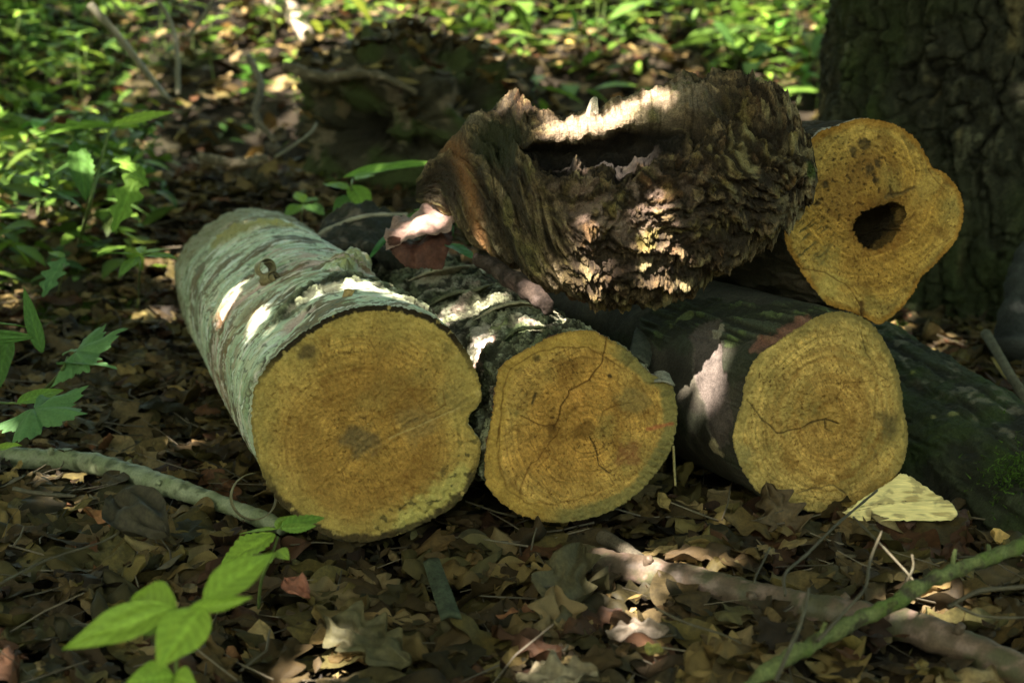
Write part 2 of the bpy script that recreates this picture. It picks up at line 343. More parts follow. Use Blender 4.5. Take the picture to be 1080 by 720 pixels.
    # yellow lichen towards the far end, dark debris beyond it
    d = near([(235, 250), (270, 238), (290, 236)], .04, 16); k = 1-ss(.02, .075, d); col = mix(col, (.40, .35, .12), k*.95); disp = disp+k*(.004+.008*fbm(B*60, 3))
    d = near([(300, 250), (330, 255)], .03, 20); k = 1-ss(.01, .035, d); col = mix(col, (.07, .065, .035), k*.9)
    e = ss(.85, 1.15, T+.15*fbm(B*8, 3)); col = mix(col, (.17, .15, .08), e*.8); disp = disp+e*.006*fbm(B*40, 4)
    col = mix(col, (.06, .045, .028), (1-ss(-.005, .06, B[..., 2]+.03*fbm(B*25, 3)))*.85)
    lip = (1-ss(.006, .02, T)); col = mix(col, (.30, .30, .19), lip*.5)
    return disp, col
def face1(lg, q, F, TF):
    z, col = facecol(lg, q, F, TF, OCH*A(.90, .84, .85), lg.to2(385, 470), 3., 620, .030)
    x, y = q[..., 0], q[..., 1]
    rr = np.hypot(x-lg.to2(385, 470)[0], y-lg.to2(385, 470)[1])/lg.Rm
    col = mix(col, A(.27, .135, .03), np.exp(-((rr-.52-.1*fbm(st(x*12, y*12, x*0), 3))/.20)**2)*.55)
    col = mix(col, A(.42, .30, .08), ss(.70, .95, F+.12*fbm(st(x*30, y*30, x*0), 3))*.55)
    col = blot(lg, q, col, 380, 465, .030, A(.14, .10, .045), .75, 40)
    col = blot(lg, q, col, 440, 445, .034, A(.30, .20, .07), .5, 30, 2)
    col = blot(lg, q, col, 478, 420, .032, A(.25, .18, .055), .6, 40, 4)
    col, z = crack(lg, q, col, z, [(428,412),(438,424),(452,436),(470,428),(466,412),(446,410),(430,412)], .0011, .0006, DBR, .75)
    saw = np.sin(((x*.45-y*.89))*620+2*pn(st(x*30, y*30, x*0))); a, b = lg.to2(390, 468), lg.to2(520, 408)
    k = 1-ss(.006, .022, polydist(q, [a, b])); col = col*(1+.15*k*saw)[..., None]; z = z+.0003*k*saw
    col, z = crack(lg, q, col, z, [(410,462),(450,445),(484,430)], .0020, .001, A(.45, .32, .12), .7, 3, .001)
    col, z = crack(lg, q, col, z, [(425,448),(440,441)], .003, .001, A(.12, .08, .03), .7)
    col = blot(lg, q, col, 325, 370, .017, BLK*2, .75, 70, 3)
    for px, py, r in ((448,538,.032),(470,520,.028),(485,505,.024),(430,552,.022)):
        col = blot(lg, q, col, px, py, r, A(.47, .38, .11), .8, 60, px)
    col = mix(col, (.07, .055, .02), ss(.25, .5, fbm(st(x*85, y*85, x*0+4), 3))*(1-ss(.02, .06, polydist(q, [lg.to2(420, 560), lg.to2(480, 528), lg.to2(502, 490)])))*.85)
    z = z+.005*fbm(st(x*70, y*70, x*0), 3)*(1-ss(.02, .05, polydist(q, [lg.to2(430, 555), lg.to2(480, 525)])))
    col = mix(col, BLK*1.2, ss(.93, .965, F+.03*fbm(st(x*50, y*50, x*0), 3))*ss(-.2, -.6, np.sin(TF)+.15*fbm(st(x*20, y*20, x*0), 2))*.9)
    top = ss(.3, .7, np.sin(TF)); col = mix(col, BLK*.8, ss(.945, .96, F)*top)
    col = mix(col, PALE, ss(.42, .6, fbm(st(x*70, y*70, x*0+12), 3))*ss(.8, .93, F)*.6)
    return z, col
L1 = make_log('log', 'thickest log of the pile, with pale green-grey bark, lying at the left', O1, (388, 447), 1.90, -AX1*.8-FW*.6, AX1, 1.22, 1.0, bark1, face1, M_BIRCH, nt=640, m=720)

# --- middle log
O2 = [(523,405),(527,387),(539,377),(560,366),(584,354),(604,349),(625,348.5),(640,356),(658,366),(676,384),(688,396),(698,399),(708,403),(712.5,418),(712.5,455),(707,475),(693,497),(672,520),(656,532),(640,540),(613,548),(580,550.6),(550,543),(527,528),(513,512),(511,492),(513,470),(517,450),(521,428)]
def bark2(lg):
    TH, T, B = lg.TH, lg.T, lg.base; cs, sn = np.cos(TH), np.sin(TH)
    p = lambda k1, k2, s=0: st(cs*k1+s, sn*k1, T*k2)
    wp = st(fbm(B*14, 3), fbm(B*14+30, 3), fbm(B*14+60, 3))*.02; Bw = B+wp
    ang = T*.8+TH*lg.Rm*.5
    n1 = fbm(st(cs*2.4+ang*2, sn*2.4, T*16+4), 4); n2 = fbm(st(cs*3.2+7, sn*3.2, T*24), 4)
    col = np.broadcast_to(A(.21, .205, .12), TH.shape+(3,))*1.0
    col = mix(col, (.085, .095, .042), ss(.0, .5, n1)*.85)
    col = mix(col, (.30, .30, .20), ss(.0, .4, n2)*.8)
    col = mix(col, (.40, .34, .25), ss(.12, .42, fbm(st(cs*1.6+31, sn*1.6, T*15), 4))*.9)
    col = mix(col, (.36, .25, .20), ss(.3, .6, fbm(p(3, 18, 3), 3))*.75)
    fis = ridged(p(4, 26, 12), 4); f = ss(.28, .6, fis); col = mix(col, (.028, .026, .014), f*.9)
    t2, f2, e2_ = terr(fbm(st(cs*2.6+3, sn*2.6, T*17)+.3*fbm(B*30, 3)[..., None], 5), 3.5); col = col*(.6+.75*lhash(f2, 2.))[..., None]; col = mix(col, (.02, .018, .01), ss(.72, .96, e2_)*.85)
    disp = -.005*f+.010*t2+.003*fbm(p(3, 20, 2), 4)+.0010*fbm(Bw*160, 3)
    sp = lg.spot
    for px, py, r, c in ((500, 375, .026, (.55,.36,.29)), (500, 350, .02, (.5,.42,.33)), (560, 318, .032, (.55,.47,.30)), (600, 330, .02, (.6,.52,.38)), (455, 292, .03, (.6,.5,.36)), (520, 345, .02, (.07,.085,.03)), (545, 345, .03, (.06,.075,.03)), (585, 322, .012, (.05,.05,.03))):
        d = np.linalg.norm(Bw-sp(px, py), axis=-1)/r+.4*fbm(B*70, 3); col = mix(col, c, (1-ss(.6, 1.1, d))*.85)
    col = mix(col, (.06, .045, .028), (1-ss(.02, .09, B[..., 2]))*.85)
    col = mix(col, (.13, .05, .03), (1-ss(.002, .010, T+.004*fbm(B*90, 2)))*.9)
    return disp, col
def face2(lg, q, F, TF):
    z, col = facecol(lg, q, F, TF, OCH*A(.96, .82, .8), lg.to2(618, 452), 21., 780, .022, A(.10, .05, .02))
    x, y = q[..., 0], q[..., 1]
    sap = ss(.82, .88, F+.05*fbm(st(x*22, y*22, x*0+3), 3)); olv = ss(-.35, .35, np.cos(TF+.35)+.3*fbm(st(x*25, y*25, x*0), 2))
    col = mix(col, A(.20, .165, .055), sap*olv*.85); col = mix(col, A(.42, .25, .05), sap*(1-olv)*.6)
    streak = ss(.1, .5, fbm(st(np.cos(TF)*6, np.sin(TF)*16, TF*0))); col = mix(col, A(.085, .075, .03), sap*streak*olv*.45)
    ring = [(523,470),(529,440),(530,410),(538,390),(560,374),(590,366),(620,367),(640,378),(655,388)]
    col, z = crack(lg, q, col, z, ring, .0016, .0012, DBR*.9, .8, 1)
    ring = [(527,450),(526,490),(535,515),(555,530),(585,533),(605,527),(625,521),(640,514)]
    col, z = crack(lg, q, col, z, ring, .0015, .0012, DBR, .7, 2)
    col, z = crack(lg, q, col, z, [(640,356),(636,380),(620,402),(600,412),(594,428),(590,440),(584,452)], .0014, .004, DBR*.7, .9, 3)
    col, z = crack(lg, q, col, z, [(552,440),(568,448),(590,450)], .0012, .003, DBR*.8, .8, 4)
    col, z = crack(lg, q, col, z, [(590,452),(575,475),(556,495),(550,520)], .0011, .003, DBR*.9, .7, 5)
    col, z = crack(lg, q, col, z, [(622,460),(630,478),(632,490),(642,498)], .0014, .003, BLK*1.5, .85, 6)
    col, z = crack(lg, q, col, z, [(632,446),(636,434),(650,428),(668,424)], .0012, .002, DBR, .7, 7)
    col, z = crack(lg, q, col, z, [(642,498),(660,485),(676,468),(683,450),(680,425),(664,405)], .0012, .001, DBR, .55, 8)
    col = blot(lg, q, col, 616, 452, .018, DBR*.9, .75, 70, 5)
    col = blot(lg, q, col, 582, 450, .010, DBR*.9, .9, 50, 6)
    col = blot(lg, q, col, 665, 478, .022, A(.24, .085, .035), .55, 50, 7)
    col, z = crack(lg, q, col, z, [(684,451),(709,447)], .0042, .0004, A(.42, .11, .05), .8, 9)
    col, z = crack(lg, q, col, z, [(565,416),(562,426)], .0030, .003, BLK, .95, 2, .0015)
    col = blot(lg, q, col, 643, 396, .004, BLK, .9, 90, 5)
    col = blot(lg, q, col, 565, 378, .008, BLK*1.4, .8, 90, 5)
    col = blot(lg, q, col, 670, 425, .028, A(.20, .15, .055), .55, 40, 5)
    return z, col
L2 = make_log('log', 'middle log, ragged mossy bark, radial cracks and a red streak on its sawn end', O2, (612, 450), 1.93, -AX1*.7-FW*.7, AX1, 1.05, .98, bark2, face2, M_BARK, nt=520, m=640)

# --- right log
O3 = [(884,328),(868,331),(844,345),(819,361),(799,375),(788,394),(783,422),(778,438),(772.5,463),(776,479),(785,499),(801,520),(820,530),(843,536),(868,541),(893,540),(909,534),(925,520),(941.5,508),(952,491),(957,471),(957,451),(952,430),(950,406),(943,381),(931,357),(917,339),(901,330.5)]
psi = math.radians(29); AX3 = nz(A(-math.sin(psi), math.cos(psi), .0))
def bark3(lg):
    TH, T, B = lg.TH, lg.T, lg.base; cs, sn = np.cos(TH), np.sin(TH)
    p = lambda k1, k2, s=0: st(cs*k1+s, sn*k1, T*k2)
    Bw = B+st(fbm(B*20, 4), fbm(B*20+30, 4), fbm(B*20+60, 4))*.016
    col = np.broadcast_to(A(.050, .042, .029), TH.shape+(3,))*(1+.5*fbm(p(2, 20), 4)[..., None])
    col = mix(col, (.028, .032, .016), ss(0, .5, fbm(p(2, 8, 4), 3))*.7)
    disp = .002*fbm(p(2, 20), 4)
    sp = lg.spot
    # plates of old dark bark on the crown, torn edge along the sawn end
    pts = np.array([sp(*q) for q in ((700, 335), (750, 335), (800, 340), (850, 335))]); d = polydist(Bw, pts); k = 1-ss(.045, .052, d)
    fis = ridged(p(8, 9, 3), 4); col = mix(col, (.055, .06, .035), k*.95); col = mix(col, (.12, .15, .05), k*ss(.1, .5, fbm(B*30, 3))*.8); col = mix(col, (.02, .018, .01), k*ss(.25, .6, fis)*.9)
    disp = disp+k*(.006-.006*ss(.2, .6, fis))
    pts = np.array([sp(*q) for q in ((800, 368), (825, 350), (850, 337))]); d = polydist(Bw, pts); k = 1-ss(.010, .018, d); col = mix(col, (.20, .09, .06), k*.8)
    # smooth bark beside the end, painted paler where the sun spot falls
    pts = np.array([sp(*q) for q in ((745, 350), (752, 400), (757, 450))]); d = polydist(Bw, pts); k = 1-ss(.026, .030, d)
    col = mix(col, np.array([.10, .075, .062]), k*.9); col = col*(1-k*.25*ss(-.1, .5, fbm(B*40, 3)))[..., None]; disp = disp-k*.003
    for px, py, r, c in ((752, 470, .02, (.32, .25, .14)), (765, 350, .016, (.30, .25, .18)), (720, 335, .02, (.17, .18, .06))):
        d = np.linalg.norm(Bw-sp(px, py), axis=-1)/r; col = mix(col, c, (1-ss(.7, 1, d))*.85)
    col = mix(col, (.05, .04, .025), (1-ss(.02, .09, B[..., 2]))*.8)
    return disp, col
def face3(lg, q, F, TF):
    z, col = facecol(lg, q, F, TF, OCH*A(1.22, 1.22, 1.5), lg.to2(876, 441), 41., 640, .018, A(.14, .085, .03))
    x, y = q[..., 0], q[..., 1]; c0 = lg.to2(876, 441); w = fbm(st(x*14, y*14, x*0+2), 3)*.008; rr = np.hypot((x-c0[0])*1.05, y-c0[1])+w
    for rad, wd, a in ((.022, .0035, .5), (.040, .004, .25), (.062, .006, .35), (.088, .004, .45), (.100, .003, .3)):
        col = mix(col, DBR*1.5, np.exp(-((rr-rad)/wd)**2)*a)
    col = mix(col, A(.33, .19, .045), (1-ss(.018, .026, rr))*.5)
    col, z = crack(lg, q, col, z, [(788,422),(803,440),(820,457),(848,450),(872,441),(884,446)], .0014, .004, BLK*1.6, .9, 1)
    col, z = crack(lg, q, col, z, [(872,441),(870,452),(878,456)], .0016, .003, BLK*2, .8, 2, .003)
    col, z = crack(lg, q, col, z, [(888,430),(884,418),(892,405),(912,402),(922,400)], .0011, .002, DBR*.9, .7, 3)
    col, z = crack(lg, q, col, z, [(905,338),(912,365),(920,382),(926,395),(937,400)], .0011, .002, BLK*2, .75, 4)
    col, z = crack(lg, q, col, z, [(926,395),(922,440),(914,480)], .0012, .001, DBR*1.1, .6, 5)
    col, z = crack(lg, q, col, z, [(792,470),(812,488),(820,505)], .0012, .001, DBR*1.2, .5, 6)
    col, z = crack(lg, q, col, z, [(840,520),(862,514),(880,512),(892,520)], .0016, .002, BLK*2.5, .75, 7)
    col, z = crack(lg, q, col, z, [(920,470),(926,482),(918,486)], .0012, .001, BLK*3, .6, 8)
    col = blot(lg, q, col, 936, 447, .027, A(.10, .075, .03), .8, 30, 5, .8)
    col = blot(lg, q, col, 945, 385, .016, A(.07, .06, .025), .85, 60, 6)
    col = blot(lg, q, col, 940, 365, .022, A(.24, .19, .07), .7, 50, 7)
    col = blot(lg, q, col, 782, 478, .020, A(.22, .18, .07), .7, 50, 8)
    col = mix(col, (.06, .05, .02), ss(.925, .96, F+.03*fbm(st(x*60, y*60, x*0), 3))*ss(.2, .8, np.cos(TF-.5))*.8)
    sp_ = ss(.86, .9, F+.04*fbm(st(x*25, y*25, x*0+9), 3)); col = mix(col, A(.36, .26, .08), sp_*.45)
    return z, col
L3 = make_log('log', 'right-hand log on the ground, dark bark with one painted sun patch, pale ringed sawn end', O3, (870, 436), 2.02, nz(A(.30, -.93, .10)), AX3, .62, .95, bark3, face3, M_BARK, nt=380, m=600)

# --- upper right log with the heart-shaped, hollow end
O4 = [(907,125),(885,132),(862,140),(850,152),(842,170),(836,190),(830,215),(827,241),(829,259),(842,281),(860,306),(874,322),(892,327),(910,334),(928,343),(939,335),(957,317),(972,291),(993,271),(1009,252),(1016,230),(1015,208),(1004,190),(993,180),(983,177),(976,163),(965,145),(946,132),(928,127)]
HOLE = [(899,239),(904,229),(913,222),(922,219),(934,216),(943,212),(953,218),(956,226),(949,238),(945,247),(932,259),(918,264),(908,256),(902,246)]
psi4 = math.radians(33); AX4 = nz(A(-math.sin(psi4), math.cos(psi4), -.06))
def bark4(lg):
    TH, T, B = lg.TH, lg.T, lg.base; cs, sn = np.cos(TH), np.sin(TH)
    f = ridged(st(cs*5, sn*5, T*9), 4)
    col = np.broadcast_to(A(.06, .045, .03), TH.shape+(3,))*(1+.4*fbm(B*40, 3)[..., None]); col = mix(col, (.03, .025, .015), ss(.2, .6, f)*.8)
    col = mix(col, (.55, .48, .38), (1-ss(.004, .012, T))*ss(.3, .7, sn)*.7)  # top of the rim painted pale as a lit edge
    return -.004*ss(.2, .6, f)+.003*fbm(B*50, 3), col
def face4(lg, q, F, TF):
    z, col = facecol(lg, q, F, TF, OCH*A(1.0, .90, .8), lg.to2(915, 185), 61., 560, .018, A(.12, .05, .015))
    x, y = q[..., 0], q[..., 1]
    col = blot(lg, q, col, 915, 170, .05, A(.19, .095, .025), .75, 45, 3, .9)
    col = blot(lg, q, col, 880, 205, .05, A(.21, .11, .03), .6, 60, 4, .9)
    pit = ss(.3, .55, fbm(st(x*120, y*120, x*0+5), 3))*(1-ss(.05, .13, np.hypot(x-lg.to2(895, 190)[0], y-lg.to2(895, 190)[1])))
    col = mix(col, BLK*1.6, pit*.75); z = z-.003*pit
    st2 = ss(.1, .45, fbm(st((x*.8+y*.6)*40, (x*.6-y*.8)*190, x*0+9), 3))*(1-ss(.02, .055, np.hypot(x-lg.to2(852, 255)[0], y-lg.to2(852, 255)[1]))); col = mix(col, (.09, .075, .03), st2*.85); z = z-.002*st2
    d = np.hypot(x-lg.to2(928, 238)[0], y-lg.to2(928, 238)[1]); col = mix(col, A(.20, .085, .018), (1-ss(.03, .062, d+.012*fbm(st(x*50, y*50, x*0), 3)))*.75)
    col = mix(col, A(.33, .15, .022), ss(.88, .97, F+.03*fbm(st(x*40, y*40, x*0), 3))*.7)
    for i, (px, py, r) in enumerate(((912,152,.012),(925,172,.008),(917,178,.010),(924,190,.006),(870,195,.008),(862,214,.006),(900,160,.010))): col = blot(lg, q, col, px, py, r, BLK*1.4, .8, 120, i)
    col = blot(lg, q, col, 975, 200, .03, A(.46, .30, .08), .6, 40, 9); col = blot(lg, q, col, 875, 300, .03, A(.46, .33, .09), .6, 40, 9)
    col, z = crack(lg, q, col, z, [(828,262),(845,282),(870,288),(890,298),(906,318),(909,332)], .0014, .002, DBR*.8, .85, 2)
    col, z = crack(lg, q, col, z, [(909,320),(910,334)], .0045, .003, DBR*.5, .9, 3, .002)
    col, z = crack(lg, q, col, z, [(935,208),(945,205),(958,201),(964,197)], .0035, .004, BLK*2, .8, 4)
    col, z = crack(lg, q, col, z, [(943,208),(938,196)], .0022, .003, BLK*2, .8, 5)
    col, z = crack(lg, q, col, z, [(1005,250),(985,262),(966,280),(955,300),(935,318),(915,322)], .0012, .001, DBR*1.2, .6, 6)
    col, z = crack(lg, q, col, z, [(980,178),(985,190),(998,200)], .0015, .001, DBR, .7, 7)
    col, z = crack(lg, q, col, z, [(938,228),(955,235),(965,226)], .0025, .002, DBR*.8, .6, 8)
    return z, col
L4 = make_log('log', 'upper right log, its heart-shaped orange sawn end pierced by a dark rotten hole', O4, (925, 235), 2.13, nz(A(.22, -.96, .12)), AX4, .62, .95, bark4, face4, M_BARK, nt=200, m=560, hole=HOLE)

# --- gnarled hollow log lying across the top
ST = np.array([(439,190,214),(450,176,216),(462,161,218),(480,141,236),(497,124,254),(518,109,272),(532,101,281),(543,97,288),(554,103,294),(565,112,299),(590,124,308),(620,119,318),(658,108,325),(692,95,322),(726,82,305),(752,78,292),(773,80,281),(803,96,260),(825,109,243),(846,138,221),(856,156,208),(862,176,190)], float)
nu, nv = 620, 520
u = np.linspace(0, 1, nu); xs = 439+(862-439)*u
yt = np.interp(xs, ST[:, 0], ST[:, 1]); yb = np.interp(xs, ST[:, 0], ST[:, 2])
k = np.exp(-np.linspace(-2, 2, 21)**2); k /= k.sum()
yt = np.convolve(np.pad(yt, 10, 'edge'), k, 'valid'); yb = np.convolve(np.pad(yb, 10, 'edge'), k, 'valid')
Dc = np.interp(xs, [439, 500, 560, 640, 740, 862], [2.36, 2.20, 2.06, 2.01, 2.0, 2.02])
ry = (yb-yt)/2/FPX*Dc; yc = (yt+yb)/2
rd = np.minimum(.118, .62*ry+.012)*np.interp(u, [0, .02, .1, .9, .98, 1], [.4, .8, 1, 1, .8, .3])
ph = np.linspace(-np.pi, np.pi, nv, endpoint=False)
U, PH = np.meshgrid(u, ph, indexing='ij')
cen = np.array([P(x, y, d) for x, y, d in zip(xs, yc, Dc)])
XS = 439+423*U
def sgn_pow(a, e): return np.sign(a)*np.abs(a)**e
ca, sa = sgn_pow(np.cos(PH), .9), sgn_pow(np.sin(PH), .95)
# the groove: photo height of its middle -> angle on the section
def ang(xk, yk): y = np.interp(XS, xk, yk); return np.arcsin(np.clip((yc[:, None]-y)/((yb-yt)/2)[:, None], -.97, .97)), y
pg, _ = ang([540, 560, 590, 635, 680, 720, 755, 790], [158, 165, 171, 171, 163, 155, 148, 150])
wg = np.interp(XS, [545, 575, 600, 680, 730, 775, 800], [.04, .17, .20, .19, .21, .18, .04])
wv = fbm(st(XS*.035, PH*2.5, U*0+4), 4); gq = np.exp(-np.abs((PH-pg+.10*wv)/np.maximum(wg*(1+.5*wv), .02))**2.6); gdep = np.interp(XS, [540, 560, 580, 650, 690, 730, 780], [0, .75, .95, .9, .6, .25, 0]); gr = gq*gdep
pg2, _ = ang([490, 540], [152, 150]); gr2 = .50*np.exp(-((PH-pg2)/.42)**2)*np.exp(-((XS-524)/28)**2)
pg3, _ = ang([715, 800], [118, 122]); gr3 = .26*np.exp(-((PH-pg3)/.22)**2)*np.exp(-((XS-757)/30)**2)
pg4, _ = ang([700, 800], [195, 180]); gr4 = .13*np.exp(-((PH-pg4)/.16)**2)*np.exp(-((XS-765)/48)**2)
fac = 1-np.maximum.reduce([gr, gr2, gr3, gr4])
toc = -FW+.0*UP
base = cen[:, None]+(rd[:, None]*ca*fac)[..., None]*toc+(ry[:, None]*sa*(1-.22*gr2))[..., None]*UP
left = 1-ss(535, 590, XS+25*fbm(base*9, 3)-np.clip(pg-PH, -1, 1.2)*30)
low = ss(.0, .4, pg-PH)
rim = np.exp(-((PH-pg-.62)/.45)**2)*ss(560, 600, XS)*(1-ss(700, 770, XS))
wB = base+.03*st(fbm(base*9, 3), fbm(base*9+30, 3), fbm(base*9+60, 3))
sL = XS+46*PH; fibL = fbm(st(sL*.06+1.1*fbm(base*6, 3), PH*.7, U*0), 6, 2.3, .62); crv = ss(.30, .62, ridged(st(sL*.038+.8*fbm(base*5+3, 3), PH*.45, U*0+6), 3))                  # strands running down the left end
wz = wB[..., 2]+.30*(wB[..., 0]-.15)**2*4+.10*wB[..., 0]; fibR = ridged(st(wB[..., 0]*8, wz*44, wB[..., 1]*14), 5)         # crumbling shelves along the right end
lump = fbm(wB*st(16, 16, 16)[None], 5); pit = ridged(wB*38, 4)
nrm0 = ca[..., None]*toc+sa[..., None]*UP
mid = (1-left)*(1-rim)
tM, fM, eM = terr(fbm(st(wB[..., 0]*9, wz*30, wB[..., 1]*14)+3, 5), 4.5); tL, fL, eL = terr(fbm(st(sL*.045+.9*fbm(base*8, 3), PH*.9, U*0+2), 5), 4)
disp = left*(.010*tL)+mid*(.020*tM)+left*(.006*fibL+.005*lump-.012*crv+.002*fbm(base*120, 3))+mid*(.010*lump+.009*fibR-.009*ss(.2, .6, pit)+.004*fbm(base*110, 4))+rim*(.006*fbm(st(XS*.05, PH*1.2, U*0), 5)+.005*lump+.004*fbm(base*90, 3))
disp = disp+.010*fbm(base*24+5, 4)*(gr2/.5)
disp = disp*np.interp(U, [0, .03, .97, 1], [.3, 1, 1, .5])*(1-.5*gr)
GV = base+disp[..., None]*nrm0
cL = mix(np.broadcast_to(A(.20, .155, .09), U.shape+(3,)), (.075, .055, .03), ss(.0, .6, -fibL+.5*fbm(base*50, 3)))
cL = mix(cL, (.40, .33, .24), ss(.15, .7, fibL+.4*fbm(base*70, 3))*.75); cL = mix(cL, (.20, .19, .07), ss(.05, .5, fbm(base*22+3, 4))*.6)
cL = cL*(.6+.7*lhash(fL))[..., None]; cL = mix(cL, (.015, .011, .007), ss(.75, .97, eL)*.8); cL = mix(cL, (.028, .02, .012), crv*.9); cL = mix(cL, (.38, .19, .08), np.exp(-((XS-492-(PH*-14))/8)**2)*.7)
cM = np.broadcast_to(A(.17, .125, .068), U.shape+(3,)); cM = mix(cM, (.030, .020, .012), (1-ss(-.35, .25, fibR))*.85); cM = mix(cM, (.32, .235, .14), ss(.3, .7, fibR)*.6)
cM = cM*(.55+.9*lhash(fM, fM*0+1))[..., None]; cM = mix(cM, (.012, .009, .006), ss(.70, .95, eM)*.8); cM = mix(cM, (.25, .205, .07), ss(.05, .55, fbm(wB*20+9, 4))*.75); cM = mix(cM, (.12, .06, .028), ss(.1, .5, fbm(wB*13+4, 4))*.7)  # thin dark lines at the flake edges paint in crevice shade
cM = mix(cM, (.35, .31, .17), ss(.25, .6, fbm(wB*st(14, 60, 40)[None]+19, 4))*.7)
cM = mix(cM, (.022, .015, .010), ss(.25, .6, pit)*.9); cM = mix(cM, (.03, .02, .012), ss(.2, .5, fbm(wB*st(30, 110, 70)[None]+31, 4))*.6)
pk = np.exp(-(((XS-640)/70)**2))*np.exp(-((PH-pg+.55)/.42)**2); cM = mix(cM, (.34, .25, .22), pk*ss(-.1, .4, fbm(wB*st(18, 60, 40)[None]+2, 4))*.85)
cM = mix(cM, (.40, .35, .22), ss(790, 850, XS)*ss(-.1, .4, fbm(wB*st(20, 60, 70)[None]+5, 4))*.6)
cR = mix(np.broadcast_to(A(.36, .29, .22), U.shape+(3,)), (.15, .115, .075), ss(0, .5, fbm(st(XS*.2, PH*1.1, U*0+7), 4)))
cR = mix(cR, (.21, .21, .10), ss(.1, .5, fbm(base*26, 3))*ss(640, 720, XS))
gc = mix(mix(cM, (0, 0, 0), left*0), (.3, .2, .1), left*0); gc = gc*(1-left[..., None])+cL*left[..., None]; gc = gc*(1-rim[..., None])+cR*rim[..., None]
gc = mix(gc, (.010, .008, .006), ss(.15, .55, gr/.85)*.95); gc = mix(gc, (.035, .04, .018), ss(.2, .7, gr2/.5+.25*fbm(base*40, 3))*.95)  # groove's dark rot blackened further, painting in its shade; mossy hollow after it
mossr = np.exp(-((XS-852)/9)**2)*np.exp(-((PH+.05)/.25)**2); gc = mix(gc, (.05, .085, .012), ss(.2, .6, mossr+.2*fbm(base*90, 3))*.9)
LG = thing('hollow_log', 'gnarled rotten log with a deep open hollow, lying across the top of the pile', 'log', (cen[300][0], cen[300][1], yb.max()*0+.30))
kk = nu*nv; aa = np.arange(nv)
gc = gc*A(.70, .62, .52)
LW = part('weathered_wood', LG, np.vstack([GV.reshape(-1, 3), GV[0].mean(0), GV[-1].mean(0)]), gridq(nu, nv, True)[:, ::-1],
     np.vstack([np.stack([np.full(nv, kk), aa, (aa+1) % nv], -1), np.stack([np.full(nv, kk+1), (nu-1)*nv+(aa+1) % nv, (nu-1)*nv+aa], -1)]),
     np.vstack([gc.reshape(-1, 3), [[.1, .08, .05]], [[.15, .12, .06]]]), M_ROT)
def shard(root, b0, b1, tips, th, D, col, name='splinter'):
    """a torn sliver of wood: foot b0-b1 and a ragged top edge (photo points), with real thickness"""
    n = 14; foot = np.linspace(b0, b1, n); top = crom(np.array(tips, float), n); rows = 10
    V = []
    for s_, off in ((0, -th/2), (1, th/2)):
        for i in range(rows):
            f = i/(rows-1); row = foot*(1-f)+top*f
            V.append([P(x, y, D+off*(1-.5*f)+.004*math.sin(j*1.1)+.006*f) for j, (x, y) in enumerate(row)])
    V = np.array(V).reshape(2, rows, n, 3); V = V+.0012*st(fbm(V*90, 2), fbm(V*90+9, 2), fbm(V*90+5, 2))
    a = gridq(rows, n); b = a[:, ::-1]+rows*n; idx = np.arange(rows*n).reshape(rows, n)
    loop = np.concatenate([idx[0], idx[1:, -1], idx[-1, -2::-1], idx[-2:0:-1, 0]]); l2 = np.roll(loop, -1)
    side = np.stack([loop, loop+rows*n, l2+rows*n, l2], -1)
    c = np.broadcast_to(A(*col), (2*rows*n, 3))*(1+.3*fbm(V.reshape(-1, 3)*st(160, 160, 20)[None], 3)[:, None])
    return part(name, root, V, np.vstack([a, b, side]), None, c, M_ROT)
shard(LW, (611, 146), (633, 145), [(616,128),(620,112),(625,103),(630,104),(631,116),(634,126)], .010, 1.985, (.55, .46, .34))
shard(LW, (634, 146), (650, 144), [(636,121),(640,116),(645,113),(652,112)], .009, 1.985, (.42, .34, .27))
